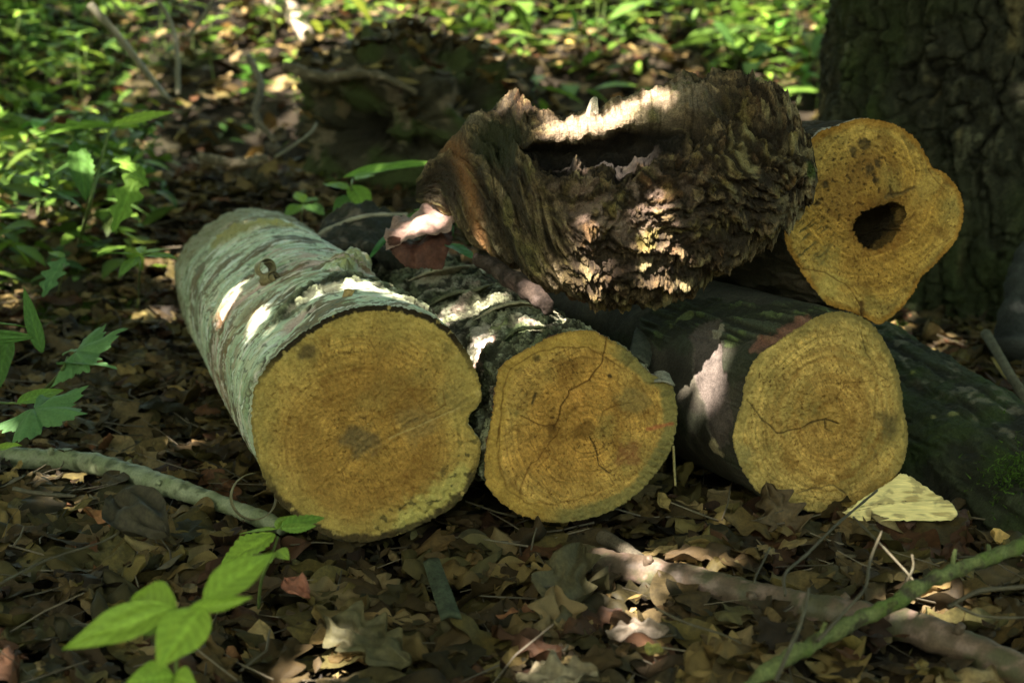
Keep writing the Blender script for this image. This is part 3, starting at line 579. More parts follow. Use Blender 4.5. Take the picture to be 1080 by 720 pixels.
# back stub of the same wood seen blurred at its left
# --- dark mossy log, lower right, running out of the frame
def mossy_log():
    a, b = P(880, 402, 2.62), P(1180, 612, 1.98); n, m = 260, 360
    t = np.linspace(0, 1, n); th = np.linspace(-np.pi, np.pi, m, endpoint=False); T, TH = np.meshgrid(t, th, indexing='ij')
    d = nz(b-a); e1 = nz(np.cross(d, A(0, 0, 1))); e2 = np.cross(e1, d); R = .138*(1+.06*np.sin(3*TH+1))
    dirs = np.cos(TH)[..., None]*e1+np.sin(TH)[..., None]*e2
    B = a+T[..., None]*(b-a); sd = B+R[..., None]*dirs
    fis = ridged(st(np.cos(TH)*3, np.sin(TH)*3, T*3), 4)
    disp = .005*fbm(sd*20, 4)-.006*ss(.3, .65, fis)+.002*fbm(sd*120, 3)
    col = np.broadcast_to(A(.030, .034, .017), T.shape+(3,))*(1+.4*fbm(sd*30, 4)[..., None])
    col = mix(col, (.015, .014, .009), ss(.3, .65, fis)*.9); col = mix(col, (.032, .048, .012), ss(0, .5, fbm(sd*9, 4))*.6)
    col = mix(col, (.20, .17, .12), ss(.9, 1, np.sin(TH))*ss(.1, .4, fbm(sd*30+3, 3))*.5)
    V = sd+disp[..., None]*dirs; x, y, dd = proj(V); fr = (dirs@FW) < .2
    def near(px, py): i = np.argmin(np.hypot(x-px, y-py)+np.where(fr, 0, 1e4)); return V.reshape(-1, 3)[i]
    for px, py, r, c in ((1034, 411, .022, (.24, .25, .05)), (962, 392, .006, (.2, .2, .05)), (1006, 435, .008, (.18, .17, .06)), (985, 440, .006, (.2, .18, .06))):
        dd = np.linalg.norm(V-near(px, py), axis=-1)/r+.5*fbm(V*70, 3); col = mix(col, c, (1-ss(.5, 1.1, dd))*.9)
    k = n*m; aa = np.arange(m)
    root = thing('mossy_log', 'dark fallen log greened with moss, running out at the lower right behind the pile', 'log', (a+b)/2-A(0, 0, .14))
    bk = part('bark', root, np.vstack([V.reshape(-1, 3), a, b]), gridq(n, m, True), np.vstack([np.stack([np.full(m, k), (aa+1) % m, aa], -1), np.stack([np.full(m, k+1), (n-1)*m+aa, (n-1)*m+(aa+1) % m], -1)]), np.vstack([col.reshape(-1, 3), [[.2, .15, .08]]*2]), M_BARK)
    # tuft of bright moss
    c0 = near(1074, 508); N = 900; p = c0+rng.normal(size=(N, 3))*A(.022, .02, .026); h = nz(A(-.2, -.8, .5)); dr = rng.normal(size=(N, 3))*.6+h; dr /= np.linalg.norm(dr, axis=1)[:, None]
    sd = np.cross(dr, rng.normal(size=(N, 3))); sd /= np.linalg.norm(sd, axis=1)[:, None]; l = rng.uniform(.006, .014, N)[:, None]
    V2 = np.stack([p-sd*.0013, p+sd*.0013, p+dr*l], 1).reshape(-1, 3); cc = np.repeat(A(.06, .105, .016)*rng.uniform(.6, 1.4, (N, 1)), 3, 0)
    part('moss_tuft', bk, V2, None, np.arange(3*N).reshape(-1, 3), cc, M_MOSS)
mossy_log()
# ------------------------------------------------------------------ small wood on and round the pile
def spiral(name, root, c, ax, up, r0, turns, width, th, col, grow=1.0, start=0., lean=0.):
    """a curl of peeled bark: a ribbon with thickness wound about ax"""
    n = 70; a = np.linspace(0, turns*2*np.pi, n)+start; r = r0*(1-(1-grow)*np.linspace(0, 1, n)); ax = nz(ax); e1 = nz(up-np.dot(up, ax)*ax); e2 = np.cross(ax, e1)
    m = 7; V = []
    for off in (0, th):
        for j in range(m):
            s_ = (j/(m-1)-.5)*width
            V.append(c+((r+off)*np.cos(a))[:, None]*e1+((r+off)*np.sin(a))[:, None]*e2+(s_*(1+.25*np.sin(a*1.3))+lean*np.linspace(0, 1, n))[:, None]*ax)
    V = np.array(V).reshape(2, m, n, 3); g = gridq(m, n); idx = np.arange(m*n).reshape(m, n)
    loop = np.concatenate([idx[0], idx[1:, -1], idx[-1, -2::-1], idx[-2:0:-1, 0]]); l2 = np.roll(loop, -1)
    c4 = np.broadcast_to(A(*col), (2*m*n, 3))*(1+.35*fbm(V.reshape(-1, 3)*st(200, 60, 200)[None], 3)[:, None]); c4[:m*n] *= .55
    return part(name, root, V, np.vstack([g, g[:, ::-1]+m*n, np.stack([loop, loop+m*n, l2+m*n, l2], -1)]), None, c4, M_SMOOTH)
b = L1.spot(283, 292); up1 = nz(b-(L1.c+L1.d*np.dot(b-L1.c, L1.d)))
spiral('bark_curl', L1.bark, b+up1*.014, nz(.45*RT-.85*FW+.1*UP), up1, .0165, 1.55, .026, .0014, (.26, .21, .10), .50, 2.2, .010)
spiral('bark_curl', L1.bark, b+up1*.004+RT*.004-FW*.016-UP*.008, nz(.75*RT-.62*FW+.1*UP), -up1, .0115, 1.9, .026, .0013, (.22, .17, .08), .35, .4, .008)
gcl = G(268, 545, .02)
spiral('bark_curl', L1.bark, P(268, 524, 1.93), nz(RT*.35-FW*.9+UP*.2), A(.5, 0, 1), .031, .86, .013, .0016, (.20, .17, .09), .92, .35)
def flake(root, quad, D, th, col, name='bark_flake', bow=.004, ms=None, n=16):
    """a curved scrap of bark spanned by four photo points (foot to tip) at a depth"""
    q = [P(x, y, D+(dd if len(r) else 0)) for x, y, *r in quad for dd in (r[:1] or [0])]
    s_ = np.linspace(0, 1, n); S, T = np.meshgrid(s_, s_, indexing='ij')
    V = (1-S)[..., None]*((1-T)[..., None]*q[0]+T[..., None]*q[1])+S[..., None]*((1-T)[..., None]*q[3]+T[..., None]*q[2])
    nn = nz(np.cross(q[1]-q[0], q[3]-q[0])); nn = nn*(-np.sign(nn@FW) or 1)
    V = V+((bow*np.sin(np.pi*T))+.0015*fbm(V*60, 3))[..., None]*nn+(.0025*fbm(V*80, 2)*np.sin(np.pi*S)*0)[..., None]*nn
    edge = .0025*pn(st(S*14, T*14, S*0)); V = V+edge[..., None]*(q[1]-q[0])*6*(np.minimum(S, 1-S) < .01)[..., None]
    W = np.stack([V, V-nn*th]).reshape(2, n*n, 3); g = gridq(n, n); idx = np.arange(n*n).reshape(n, n)
    loop = np.concatenate([idx[0], idx[1:, -1], idx[-1, -2::-1], idx[-2:0:-1, 0]]); l2 = np.roll(loop, -1)
    c = np.broadcast_to(A(*col), (2*n*n, 3))*(1+.45*fbm(W.reshape(-1, 3)*70, 4)[:, None])
    F = np.vstack([g, g[:, ::-1]+n*n, np.stack([loop, loop+n*n, l2+n*n, l2], -1)])
    if root is None: return W.reshape(-1, 3), F, c
    return part(name, root, W, F, None, c, ms or M_BARK)
flake(L1.bark, [(358, 322, .02), (367, 321, .02), (374, 306, .03), (363, 305, .03)], 1.93, .0015, (.33, .22, .09), 'bark_flake')
flake(L2.bark, [(690, 402, -.005), (712, 406, -.005), (706, 394, .02), (690, 392, .02)], 1.94, .003, (.22, .2, .15), 'bark_flake')
flake(L2.bark, [(709, 470, 0), (711.5, 470, 0), (713.5, 513, -.01), (711, 512, -.01)], 1.925, .0012, (.33, .27, .12), 'hanging_fibre')
flake(L3.bark, [(778, 386, -.01), (789, 392, -.012), (797, 376, 0), (782, 375, .01)], 2.05, .003, (.55, .46, .22), 'bark_flake')
flake(L3.bark, [(776, 470, 0.01), (768, 500, .02), (758, 470, .05), (764, 440, .05)], 2.06, .004, (.20, .15, .08), 'bark_flake')
# ridges of torn bark lifting along the middle log
def ridge(root, lg, px, wd, lift, col, seed):
    pts = crom(np.array([lg.spot(*q) for q in px]), 50); ax_ = lg.d; nn = np.array([nz(q-(lg.c+ax_*np.dot(q-lg.c, ax_))) for q in pts]); tg = np.gradient(pts, axis=0); tg /= np.linalg.norm(tg, axis=1)[:, None]; sd = np.cross(tg, nn)
    sd = sd*np.sign((sd@FW).mean()); V = []; s_ = np.linspace(0, 1, 50); en = np.sin(np.pi*np.clip(s_, .02, .98))**.5
    for o, h in ((.9, -.35), (.5, .35), (.0, .9), (-.5, 1.0), (-.9, .75), (-.8, .55), (-.2, .55), (.4, -.3)):
        jit = .35*fbm(st(s_*7+seed, s_*0+o*2, s_*0), 4); V.append(pts+sd*((o+jit)*wd*en)[:, None]+nn*((h+.4*jit)*lift*en)[:, None])
    V = np.array(V).transpose(1, 0, 2); c = np.broadcast_to(A(*col), V.shape)*(1+.5*fbm(V*70, 4)[..., None])
    part('bark_flap', root, V, gridq(50, 8, True), None, c.reshape(-1, 3), M_BARK)
ridge(L2.bark, L2, [(432, 296), (455, 290), (480, 287), (505, 284), (512, 290)], .012, .012, (.46, .38, .25), 1)
ridge(L2.bark, L2, [(455, 322), (480, 312), (500, 310), (520, 300)], .010, .010, (.16, .15, .08), 5)
ridge(L2.bark, L2, [(500, 338), (530, 325), (560, 322), (590, 332)], .012, .008, (.35, .30, .19), 9)
ridge(L2.bark, L2, [(530, 360), (548, 350), (575, 346)], .012, .008, (.08, .085, .04), 13)

BR = []
def stick(name, label, cat, px, rad, col, lift=0., depths=None, n=90, m=16, rough=.0012, mat=M_SMOOTH, spots=None, group=None, col2=None, stubs=None):
    pts = [P(x, y, d) for (x, y), d in zip(px, depths)] if depths else [G(x, y, lift) for x, y in px]
    V, q, t = tube(pts, rad, n, m, rough, 55, len(px)*3.1)
    if max(rad) > .007: BR.append((np.array(pts), max(rad)))
    V[:, 2] += 0
    c = np.broadcast_to(A(*col), V.shape)*(1+.35*fbm(V*45, 4)[:, None])
    if col2 is not None: c = mix(c, A(*col2), ss(-.05, .35, fbm(V*26+3, 4)))
    if spots: c = mix(c, A(*spots), ss(.25, .5, fbm(V*st(60, 60, 60)[None]+9, 3))*.85)
    o = solo(name, label, cat, V, q, t, c, mat, group)
    if stubs:
        pc = crom(pts, 60)
        for k_, (f_, a_, l_) in enumerate(stubs):
            i_ = int(f_*59); rr_ = np.interp(f_, np.linspace(0, 1, len(rad)), rad); tg = nz(pc[min(i_+1, 59)]-pc[i_-1]); sx = nz(np.cross(tg, A(0, 0, 1))); dr = nz(math.cos(a_)*sx+math.sin(a_)*A(0, 0, 1)+.5*tg)
            v_, q_, t_ = tube([pc[i_]+dr*rr_*.5, pc[i_]+dr*(rr_+l_*.5)+A(0, 0, .001), pc[i_]+dr*(rr_+l_)], [rr_*.42, rr_*.3, rr_*.24], 14, 9, rr_*.10, 140, k_)
            part('stub', o, v_, q_, t_, A(*col)*random.uniform(.7, 1.5), mat)
    return o, pts
stick('branch', 'pale green-white smooth branch lying on the leaves at the far left', 'branch', [(-40, 478), (40, 484), (95, 488), (170, 510), (230, 530), (300, 556)], [.0165, .0165, .0170, .0160, .0135, .011], (.25, .26, .15), .026, spots=(.06, .07, .03), rough=.0030, n=140, m=22, col2=(.20, .22, .11), stubs=[(.25, 1.0, .012), (.5, 2.3, .006), (.62, .5, .010)])
stick('branch', 'thick smooth barkless branch lying in the leaves at the lower right, underneath a mossy one', 'branch', [(612, 588), (660, 598), (730, 613), (800, 630), (870, 645), (930, 655), (1000, 675), (1110, 722)], [.017, .018, .0185, .0185, .019, .019, .019, .018], (.105, .07, .045), .024, n=140, m=22, rough=.0032, spots=(.20, .13, .10), col2=(.07, .062, .03), stubs=[(.2, 1.2, .010), (.42, .4, .016), (.6, 2.2, .008), (.88, 1.3, .012)])
stick('branch', 'thin mossy green branch crossing over a thicker bare one, lower right corner', 'branch', [(760, 745), (820, 700), (880, 667), (935, 640), (990, 607), (1040, 590), (1110, 560)], [.0064, .0072, .0078, .0082, .0082, .0076, .0076], (.11, .125, .045), None, depths=[1.40, 1.44, 1.475, 1.50, 1.535, 1.56, 1.60], n=160, m=18, rough=.0035, mat=M_BARK, spots=(.045, .036, .024), col2=(.09, .12, .03), stubs=[(.3, 1.6, .012), (.5, .6, .009), (.72, 1.9, .016), (.85, 2.6, .010)])
stick('branch', 'short dark stick poking out of the leaves beneath the middle log', 'branch', [(636, 566), (655, 576), (675, 590), (698, 606)], [.0105, .0085, .008, .0075], (.075, .06, .04), .026, n=50, mat=M_BARK)
stick('branch', 'sunlit pinkish branch leaning on the bank at the top left, far behind', 'branch', [(255, -40), (290, 0), (312, 18), (324, 40)], [.05, .05, .045, .03], (.36, .28, .2), .05, n=60, m=16, rough=.006, mat=M_BARK)
stick('branch', 'thin pale curved stick arching over the dark bark slab behind the logs', 'branch', [(330, 252), (350, 240), (385, 228), (430, 226)], [.004, .0045, .004, .003], (.26, .23, .16), None, depths=[2.75, 2.74, 2.72, 2.72], n=50)
stick('root', 'knotty pale root lying on the litter right of the heart-shaped log, before the big trunk', 'root', [(1040, 352), (1052, 372), (1066, 396), (1084, 424)], [.010, .0085, .0085, .010], (.11, .095, .06), None, depths=[2.72, 2.60, 2.50, 2.42], n=50, mat=M_BARK)
# dark slab of old bark behind the thickest log
V, F, c = flake(None, [(322, 272, 0), (432, 282, -.02), (440, 238, .22), (345, 228, .25)], 2.62, .02, (.045, .037, .026), bow=.035, n=90)
V[:, 2] += .014*fbm(V*25, 5); c = mix(c, (.028, .028, .02), ss(.0, .4, ridged(V*30, 4)-.2)); c = mix(c, (.16, .12, .09), ss(.3, .6, fbm(V*22+5, 4))*.7)
solo('bark_slab', 'dark curved slab of old bark lying between two logs, under a big dead leaf', 'bark', V, F, None, c, M_BARK)
V, F, c = flake(None, [(664, 374, -.03), (685, 386, -.03), (700, 322, .16), (678, 318, .16)], 2.16, .006, (.06, .06, .04), bow=.006, n=24)
solo('bark_strip', 'flat dark strip of bark leaning in the gap between the middle and right logs', 'bark', V, F, None, c, M_BARK)
V, F, c = flake(None, [(446, 592, 0), (463, 588, 0), (486, 648, -.14), (464, 650, -.14)], 1.74, .006, (.045, .055, .032), bow=.003, n=24)
solo('bark_strip', 'greenish dark piece of bark stuck in the leaves below the middle log', 'bark', V, F, None, c, M_BARK)
# brown roll of bark beside the hollow log
pr = [P(500, 272, 2.07), P(520, 281, 2.06), P(545, 297, 2.02), P(572, 318, 1.98), P(580, 330, 1.975)]
V, q, t = tube(pr, [.008, .0125, .0140, .012, .008], 90, 30, .0045, 45)
sg = np.abs(np.sin(np.repeat(np.linspace(0, 3.4, 90), 30)*np.pi)); sg = np.concatenate([sg, [1, 1]])
c = np.broadcast_to(A(.034, .022, .016), V.shape)*(1+.6*fbm(V*60, 4)[:, None]); c = mix(c, (.03, .02, .015), 1-ss(.03, .16, sg)); c = mix(c, (.085, .06, .05), ss(.1, .5, fbm(V*40+2, 3))*.6)
solo('bark_roll', 'brown jointed roll of bark wedged under the hollow log, on the middle log', 'bark', V, q, t, c, M_BARK)
# pale split chip
M_CHIP = vmat('split_wood', .8, .2, [('O', (25, 25, 420), 4, .82, 1.15), ('O', (60, 60, 1100), 2, .9, 1.1)], [('O', (20, 20, 500), 4, .6, .003)])
def wedge():
    out = [(888, 541), (905, 548), (950, 549), (1000, 548), (1010, 541), (1004, 531), (985, 519), (962, 504), (950, 499), (938, 508), (915, 522)]
    n = 26; oc = crom(np.array(out+[out[0]], float), 140)[:-1]; oc = oc+1.7*st(pn(st(oc[:, 0]*.16, oc[:, 1]*.16, oc[:, 0]*0)), pn(st(oc[:, 0]*.2, oc[:, 1]*.2, oc[:, 0]*0+5)))+1.0*st(pn(st(oc[:, 0]*.6, oc[:, 1]*.6, oc[:, 0]*0+2)), pn(st(oc[:, 0]*.6, oc[:, 1]*.6, oc[:, 0]*0+9))); D0, D1 = 1.985, 2.09; V = []
    ctr = np.array(out).mean(0)
    layers = [(f, D0) for f in np.linspace(.02, .985, 40)]+[(1.0, D0+.006), (1.0, D0+.03), (.93, D1), (.02, D1)]
    for k, (f, d) in enumerate(layers):
        for x, y in ctr+(oc-ctr)*f: V.append(P(x, y, d+(y-520)*-.0012))
    V = np.array(V); m = len(oc); V = V+A(0, -1, 0)*(.0010*fbm(V*st(20, 20, 160)[None], 3))[:, None]
    c = np.broadcast_to(A(.86, .68, .29), V.shape)*(1+.18*fbm(V*st(25, 25, 190)[None], 3)[:, None]); c = mix(c, (.34, .21, .07), ss(.25, .5, fbm(V*st(14, 14, 130)[None]+4, 3))*.7)
    c = mix(c, (.22, .14, .06), ss(.2, .55, fbm(V*st(45, 45, 90)[None]+14, 4))*.6)
    c[43*m:] *= A(.5, .42, .35)
    solo('wood_chip', 'pale yellow wedge of freshly split wood lying at the foot of the right log', 'wood chip', V, gridq(len(layers), m, True), None, c, M_CHIP)
    V, q, t = tube([P(905, 553, 1.985), P(955, 557, 1.98), P(1005, 552, 2.0), P(1018, 541, 2.03)], [.012, .016, .015, .005], 50, 14, .004, 60)
    solo('bark_strip', 'dark reddish strip of bark lying just under the pale yellow wedge of wood', 'bark', V, q, t, np.broadcast_to(A(.075, .04, .028), V.shape)*(1+.4*fbm(V*50, 3)[:, None]), M_BARK)
wedge()

# ------------------------------------------------------------------ the big tree at the right (trunk with plated bark, roots, crown above the frame)
TREES = []
def tree(name, label, base, R, H, col, visible, lean=(0, 0), res=(420, 560)):
    root = thing(name, label, 'tree', base); n, m = res
    z = np.concatenate([np.linspace(-.15, 1.6, int(n*.8)), np.linspace(1.65, H, n-int(n*.8))]); th = np.linspace(-np.pi, np.pi, m, endpoint=False)
    Z, TH = np.meshgrid(z, th, indexing='ij'); fl = np.exp(-np.maximum(Z, 0)/.28)
    r = R*(1-.045*np.maximum(Z, 0)/1.0*.6)*(1+.03*np.sin(2*TH+1)+.02*np.sin(5*TH+2)); r = np.maximum(r, R*.3)
    rootw = np.maximum(0, np.cos(2.5*(TH+.35)))**2+.6*np.maximum(0, np.cos(3*(TH+1.9)))**3; r = r+R*fl*(.16+.30*rootw)
    sd = st(np.cos(TH), np.sin(TH), TH*0); B = st(base[0]+r*np.cos(TH)+lean[0]*Z, base[1]+r*np.sin(TH)+lean[1]*Z, base[2]+Z)
    if visible:
        per = 34; e, cid = worley(TH/(2*np.pi)*per+.8*fbm(B*5, 4), Z*3.6+.9*fbm(B*5+9, 4)+.3*np.sin(TH*9), per)
        crk = 1-ss(.02, .12, e+.08*fbm(B*26, 4)); e2, c2 = worley(TH/(2*np.pi)*40+.3*fbm(B*9, 3), Z*9+.3*fbm(B*9+9, 3), 40)
        crk2 = 1-ss(.02, .10, e2)
        rdg = ss(.2, .7, ridged(st(np.cos(TH)*5, np.sin(TH)*5, Z*1.6)+.15*fbm(B*6, 3)[..., None], 4))
        disp = .012*(cid-.5)-.022*crk-.010*crk2-.016*rdg+.012*fbm(B*14, 4)+.012*pn(B*4)
        tT, fT, eT = terr(fbm(st(np.cos(TH)*7, np.sin(TH)*7, Z*3.4)+.25*fbm(B*16, 3)[..., None], 5), 3.5); disp = disp+.020*tT
        c = np.broadcast_to(A(*col), B.shape)*(.6+.8*lhash(fT))[..., None]; c = mix(c, (.008, .007, .005), ss(.78, .97, eT)*.8)
        c = c*(1+.3*(c2-.5)[..., None]+.3*fbm(B*12, 4)[..., None])
        c = mix(c, (.040, .056, .012), ss(-.2, .5, fbm(B*st(3, 3, 2.2)[None]+2, 3))*.75)
        c = mix(c, (.17, .13, .06), ss(.42, .6, fbm(B*st(9, 9, 3.5)[None]+21, 3))*.85)
        c = mix(c, (.010, .008, .006), np.maximum(crk, crk2*.6)*.9); c = mix(c, (.02, .018, .012), rdg*.5)
        c = mix(c, (.035, .04, .018), (1-ss(.1, .6, Z+.2*fbm(B*5, 3)))*.5)
    else:
        disp = .02*ridged(st(np.cos(TH)*4, np.sin(TH)*4, Z*1.5), 3); c = np.broadcast_to(A(*col), B.shape)*(1+.4*fbm(B*6, 3)[..., None])
    B = B+disp[..., None]*sd
    trunk = part('trunk', root, B, gridq(n, m, True), None, c.reshape(-1, 3), M_TREE)
    TREES.append((root, np.array(base)))
    for k in range(7):
        a = k*2.4+base[0]; z0 = 2.3+.42*k; o = A(base[0]+lean[0]*z0, base[1]+lean[1]*z0, base[2]+z0); l = 3.4-.25*k
        V, q, t = tube([o, o+A(math.cos(a)*l*.35, math.sin(a)*l*.35, .5), o+A(math.cos(a+.15)*l*.7, math.sin(a+.15)*l*.7, .65), o+A(math.cos(a)*l, math.sin(a)*l, .9)], [R*.22, R*.14, R*.08, R*.03], 24, 10, .01, 8)
        part('limb', root, V, q, t, A(*col), M_TREE)
    return root
TB = (1.285, 3.62); T1 = tree('oak_tree', 'massive old tree trunk with dark plated mossy bark at the right edge', (TB[0], TB[1], float(gz(*TB))-.02), .50, 7, (.042, .038, .022), True, res=(520, 760))
V, q, t = tube([P(1084, 262, 3.02), P(1078, 290, 2.95), P(1071, 330, 2.90), P(1064, 372, 2.84)], [.022, .027, .033, .04], 60, 20, .008, 20)
part('root', T1, V, q, t, np.broadcast_to(A(.035, .035, .03), V.shape)*(1+.7*fbm(V*20, 4)[:, None]), M_TREE)
for i, (x, y, r, lb) in enumerate(((-3.9, 4.6, .22, 'grey forest tree to the left of the woodpile, shading it'), (4.3, 8.2, .28, 'broad-leaved tree on the bank, right of the sunny gap'), (-4.9, 10.2, .25, 'forest tree on the bank far behind, to the left'), (-2.6, 1.2, .14, 'slender forest tree beside the pale branch, to the left'))):
    tree('forest_tree', lb, (x, y, float(gz(x, y))-.03), r, 7.5, (.13, .115, .09), False, res=(60, 48))

# rotten stump on the bank behind
def stump():
    c = P(440, 132, 4.25); n, m = 150, 220; a = np.linspace(.02, np.pi-.02, n); th = np.linspace(-np.pi, np.pi, m, endpoint=False)
    Aa, TH = np.meshgrid(a, th, indexing='ij'); dr = st(np.sin(Aa)*np.cos(TH), np.sin(Aa)*np.sin(TH), np.cos(Aa))
    V = c+dr*A(.35, .25, .25); sc_ = 1+.28*fbm(dr*2.1+4, 4)+.10*fbm(dr*8, 4)
    for px, py, w, dp in ((378, 140, .36, .80), (505, 98, .26, .75), (440, 160, .22, .5)):
        q_ = nz(P(px, py, 4.05)-c); sc_ = sc_-dp*np.exp(-(np.arccos(np.clip(dr@q_, -1, 1))/w)**2)
    V = c+(V-c)*sc_[..., None]
    col = np.broadcast_to(A(.04, .034, .02), V.shape)*(1+.5*fbm(V*9, 3)[..., None]); col = mix(col, (.045, .06, .015), ss(0, .5, fbm(V*6, 3))*.75); col = mix(col, (.2, .15, .1), ss(.35, .6, fbm(V*11+6, 3)+.25*dr[..., 2])*.6)
    col = mix(col, (.02, .016, .01), 1-ss(.5, .75, sc_))  # hollows darkened in colour to stand in for shade
    global STUMP; STUMP = (V[:75].reshape(-1, 3), sc_[:75].ravel())
    solo('stump', 'rotten mossy stump with dark hollows on the bank behind the logs', 'stump', V, gridq(n, m, True), None, col.reshape(-1, 3), M_ROT)
stump()

# ------------------------------------------------------------------ leaves and plants
def prof(kind, t):
    s_ = np.sin(np.pi*np.clip(t, 0, 1)**.8)
    if kind == 'oak': return s_**.75*(.74+.26*np.cos(2*np.pi*4.0*t+.6))
    if kind == 'lance': return np.sin(np.pi*t**.7)**.9
    if kind == 'blade': return np.sin(np.pi*t**.55)**.6
    if kind == 'beech': return s_**.8
    if kind == 'tooth': return s_**.8*(1+.10*np.sign(np.sin(2*np.pi*9*t))*(np.sin(2*np.pi*9*t)**2))
    return s_
def leaf_local(L, W, kind, n=12, m=6, fold=.15, droop=.1, wave=.0, curl=0., seed=0):
    t = np.linspace(0, 1, n+1); v = np.linspace(-1, 1, m+1); T, Vv = np.meshgrid(t, v, indexing='ij')
    w = np.maximum(prof(kind, T), .02)*W/2
    x = T*L; y = Vv*w; z = fold*np.abs(y)-droop*L*T**2+wave*W*pn(st(T*3+seed, Vv*2, T*0+seed))
    if curl: # roll the sides upward
        ang_ = y*curl/W; z = z+W/curl*(1-np.cos(ang_)); y = W/curl*np.sin(ang_)
    vein = 1+.30*np.exp(-(Vv/.09)**2)+.20*np.abs(np.sin(T*22-np.abs(Vv)*5))**14-.08*np.abs(np.sin(T*22-np.abs(Vv)*5+1.57))**4
    return st(x, y, z).reshape(-1, 3), gridq(n+1, m+1), vein.ravel()
def palm_local(R, seed=0, lobes=5, nr=9, na=90, droop=.15, span=2.3):
    a = np.linspace(-span, span, na); f = np.linspace(.03, 1, nr); Ff, Aa = np.meshgrid(f, a, indexing='ij')
    k = np.abs(np.cos(Aa*lobes/2/span*np.pi/2*2*.5*1.0)) if False else (.5+.5*np.cos(Aa/span*np.pi*(lobes-1)))
    r = R*(.56+.44*k**.7)*(1-.25*np.abs(Aa)/span)*(1+.09*np.sin(Aa*31+seed)*ss(.2, .8, Ff)+.05*np.sin(Aa*13))
    x = Ff*r*np.cos(Aa)+.03*R; y = Ff*r*np.sin(Aa); z = -droop*R*Ff**2+.035*R*np.cos(Aa/span*np.pi*(lobes-1))*Ff+.06*R*pn(st(x/R*3+seed, y/R*3, x*0))
    return st(x, y, z).reshape(-1, 3), gridq(nr, na), (1+.28*k**14*(1-.3*Ff)).ravel()*np.ones(nr*na)
def frame(b, tip, upv, roll=0.):
    x = nz(np.asarray(tip)-b); z = upv-np.dot(upv, x)*x; z = nz(z); y = np.cross(z, x)
    c, s_ = math.cos(roll), math.sin(roll); return np.stack([x, c*y+s_*z, c*z-s_*y])
GREENS = [(.14, .23, .028), (.11, .19, .025), (.18, .28, .035), (.09, .16, .028)]
def add_leaf(root, b, tip, W, kind='ovate', col=None, up=(0, 0, 1), roll=0., name='leaf', fold=.2, droop=.10, n=40, mat=None):
    L = np.linalg.norm(np.asarray(tip)-b)
    if kind == 'palm': v, q, sh = palm_local(L, random.random()*9)
    else: v, q, sh = leaf_local(L, W, kind, n, 14 if n > 20 else 4, fold, droop, .09, 0, random.random()*9)
    V = np.asarray(b)+v@frame(b, tip, A(*up), roll)
    c = A(*(col or random.choice(GREENS)))*random.uniform(.9, 1.12); return part(name, root, V, q, None, c[None]*sh[:, None], mat or M_GREEN)
def add_stem(root, pts, rad, col=(.11, .15, .04), n=24): V, q, t = tube(pts, rad, n, 8); return part('stem', root, V, q, t, A(*col), M_STEM)
def plant(label, base, stem, leaves, group=None, rad=(.0022, .0014), name='herb', up=(0, -.25, .97)):
    """leaves: (base px, tip px, depth at base, depth at tip, width, kind, colour, roll)"""
    r = thing(name, label, 'plant', base, group); add_stem(r, [base]+stem, rad)
    for (bx, by), (tx, ty), d0, d1, W, kind, col, roll in leaves: add_leaf(r, P(bx, by, d0), P(tx, ty, d1), W, kind, col, up, roll)
    return r
YG = (.27, .40, .050); MG = (.17, .29, .042); BG = (.13, .25, .085); DG = (.075, .155, .03)
b = P(186, 905, 1.30); b[2] = gz(b[0], b[1])
plant('blurred bright green plant nearest the lens, broad leaves in a loose whorl, bottom left', b, [P(187, 780, 1.28), P(186, 700, 1.26), P(188, 642, 1.25)],
 [((184, 640), (64, 679), 1.25, 1.22, .036, 'ovate', YG, .1), ((188, 652), (131, 628), 1.25, 1.31, .050, 'ovate', YG, -.2), ((214, 636), (288, 576), 1.25, 1.30, .036, 'ovate', YG, -.1), ((200, 640), (264, 633), 1.25, 1.24, .016, 'ovate', YG, .9), ((214, 640), (166, 700), 1.25, 1.19, .044, 'ovate', YG, -.1), ((183, 712), (136, 718), 1.26, 1.22, .030, 'ovate', YG, -.3), ((184, 714), (206, 720), 1.26, 1.25, .024, 'ovate', YG, .2)], up=(-.1, -.75, .66))
b = G(272, 655)
plant('bright green seedling with toothed leaves in front of the thickest log', b, [P(275, 615, 1.70), P(285, 590, 1.66), P(293, 566, 1.64)],
 [((290, 563), (232, 592), 1.64, 1.60, .036, 'tooth', YG, .3), ((291, 558), (252, 559), 1.64, 1.66, .014, 'tooth', YG, .8), ((293, 558), (312, 538), 1.64, 1.70, .022, 'tooth', YG, 0), ((296, 558), (342, 541), 1.64, 1.68, .026, 'tooth', MG, -.3), ((297, 557), (330, 556), 1.64, 1.60, .012, 'tooth', (.2, .33, .06), .9), ((293, 580), (302, 586), 1.63, 1.58, .016, 'tooth', YG, 0), ((289, 583), (284, 589), 1.63, 1.58, .012, 'tooth', YG, 0)], up=(-.1, -.7, .7))
b = G(-40, 470)
plant('plant with a deeply notched palm-shaped leaf spread over the litter above the pale branch', b, [P(-20, 430, 2.0), P(10, 425, 1.98), P(22, 426, 1.97)],
 [((34, 430), (80, 432), 1.97, 1.93, .1, 'palm', BG, .1), ((18, 425), (70, 407), 1.97, 2.05, .022, 'lance', MG, .6), ((-8, 474), (22, 467), 1.80, 1.80, .02, 'ovate', YG, 0), ((-30, 360), (34, 352), 2.1, 2.1, .03, 'blade', DG, .5)])
b = G(40, 418)
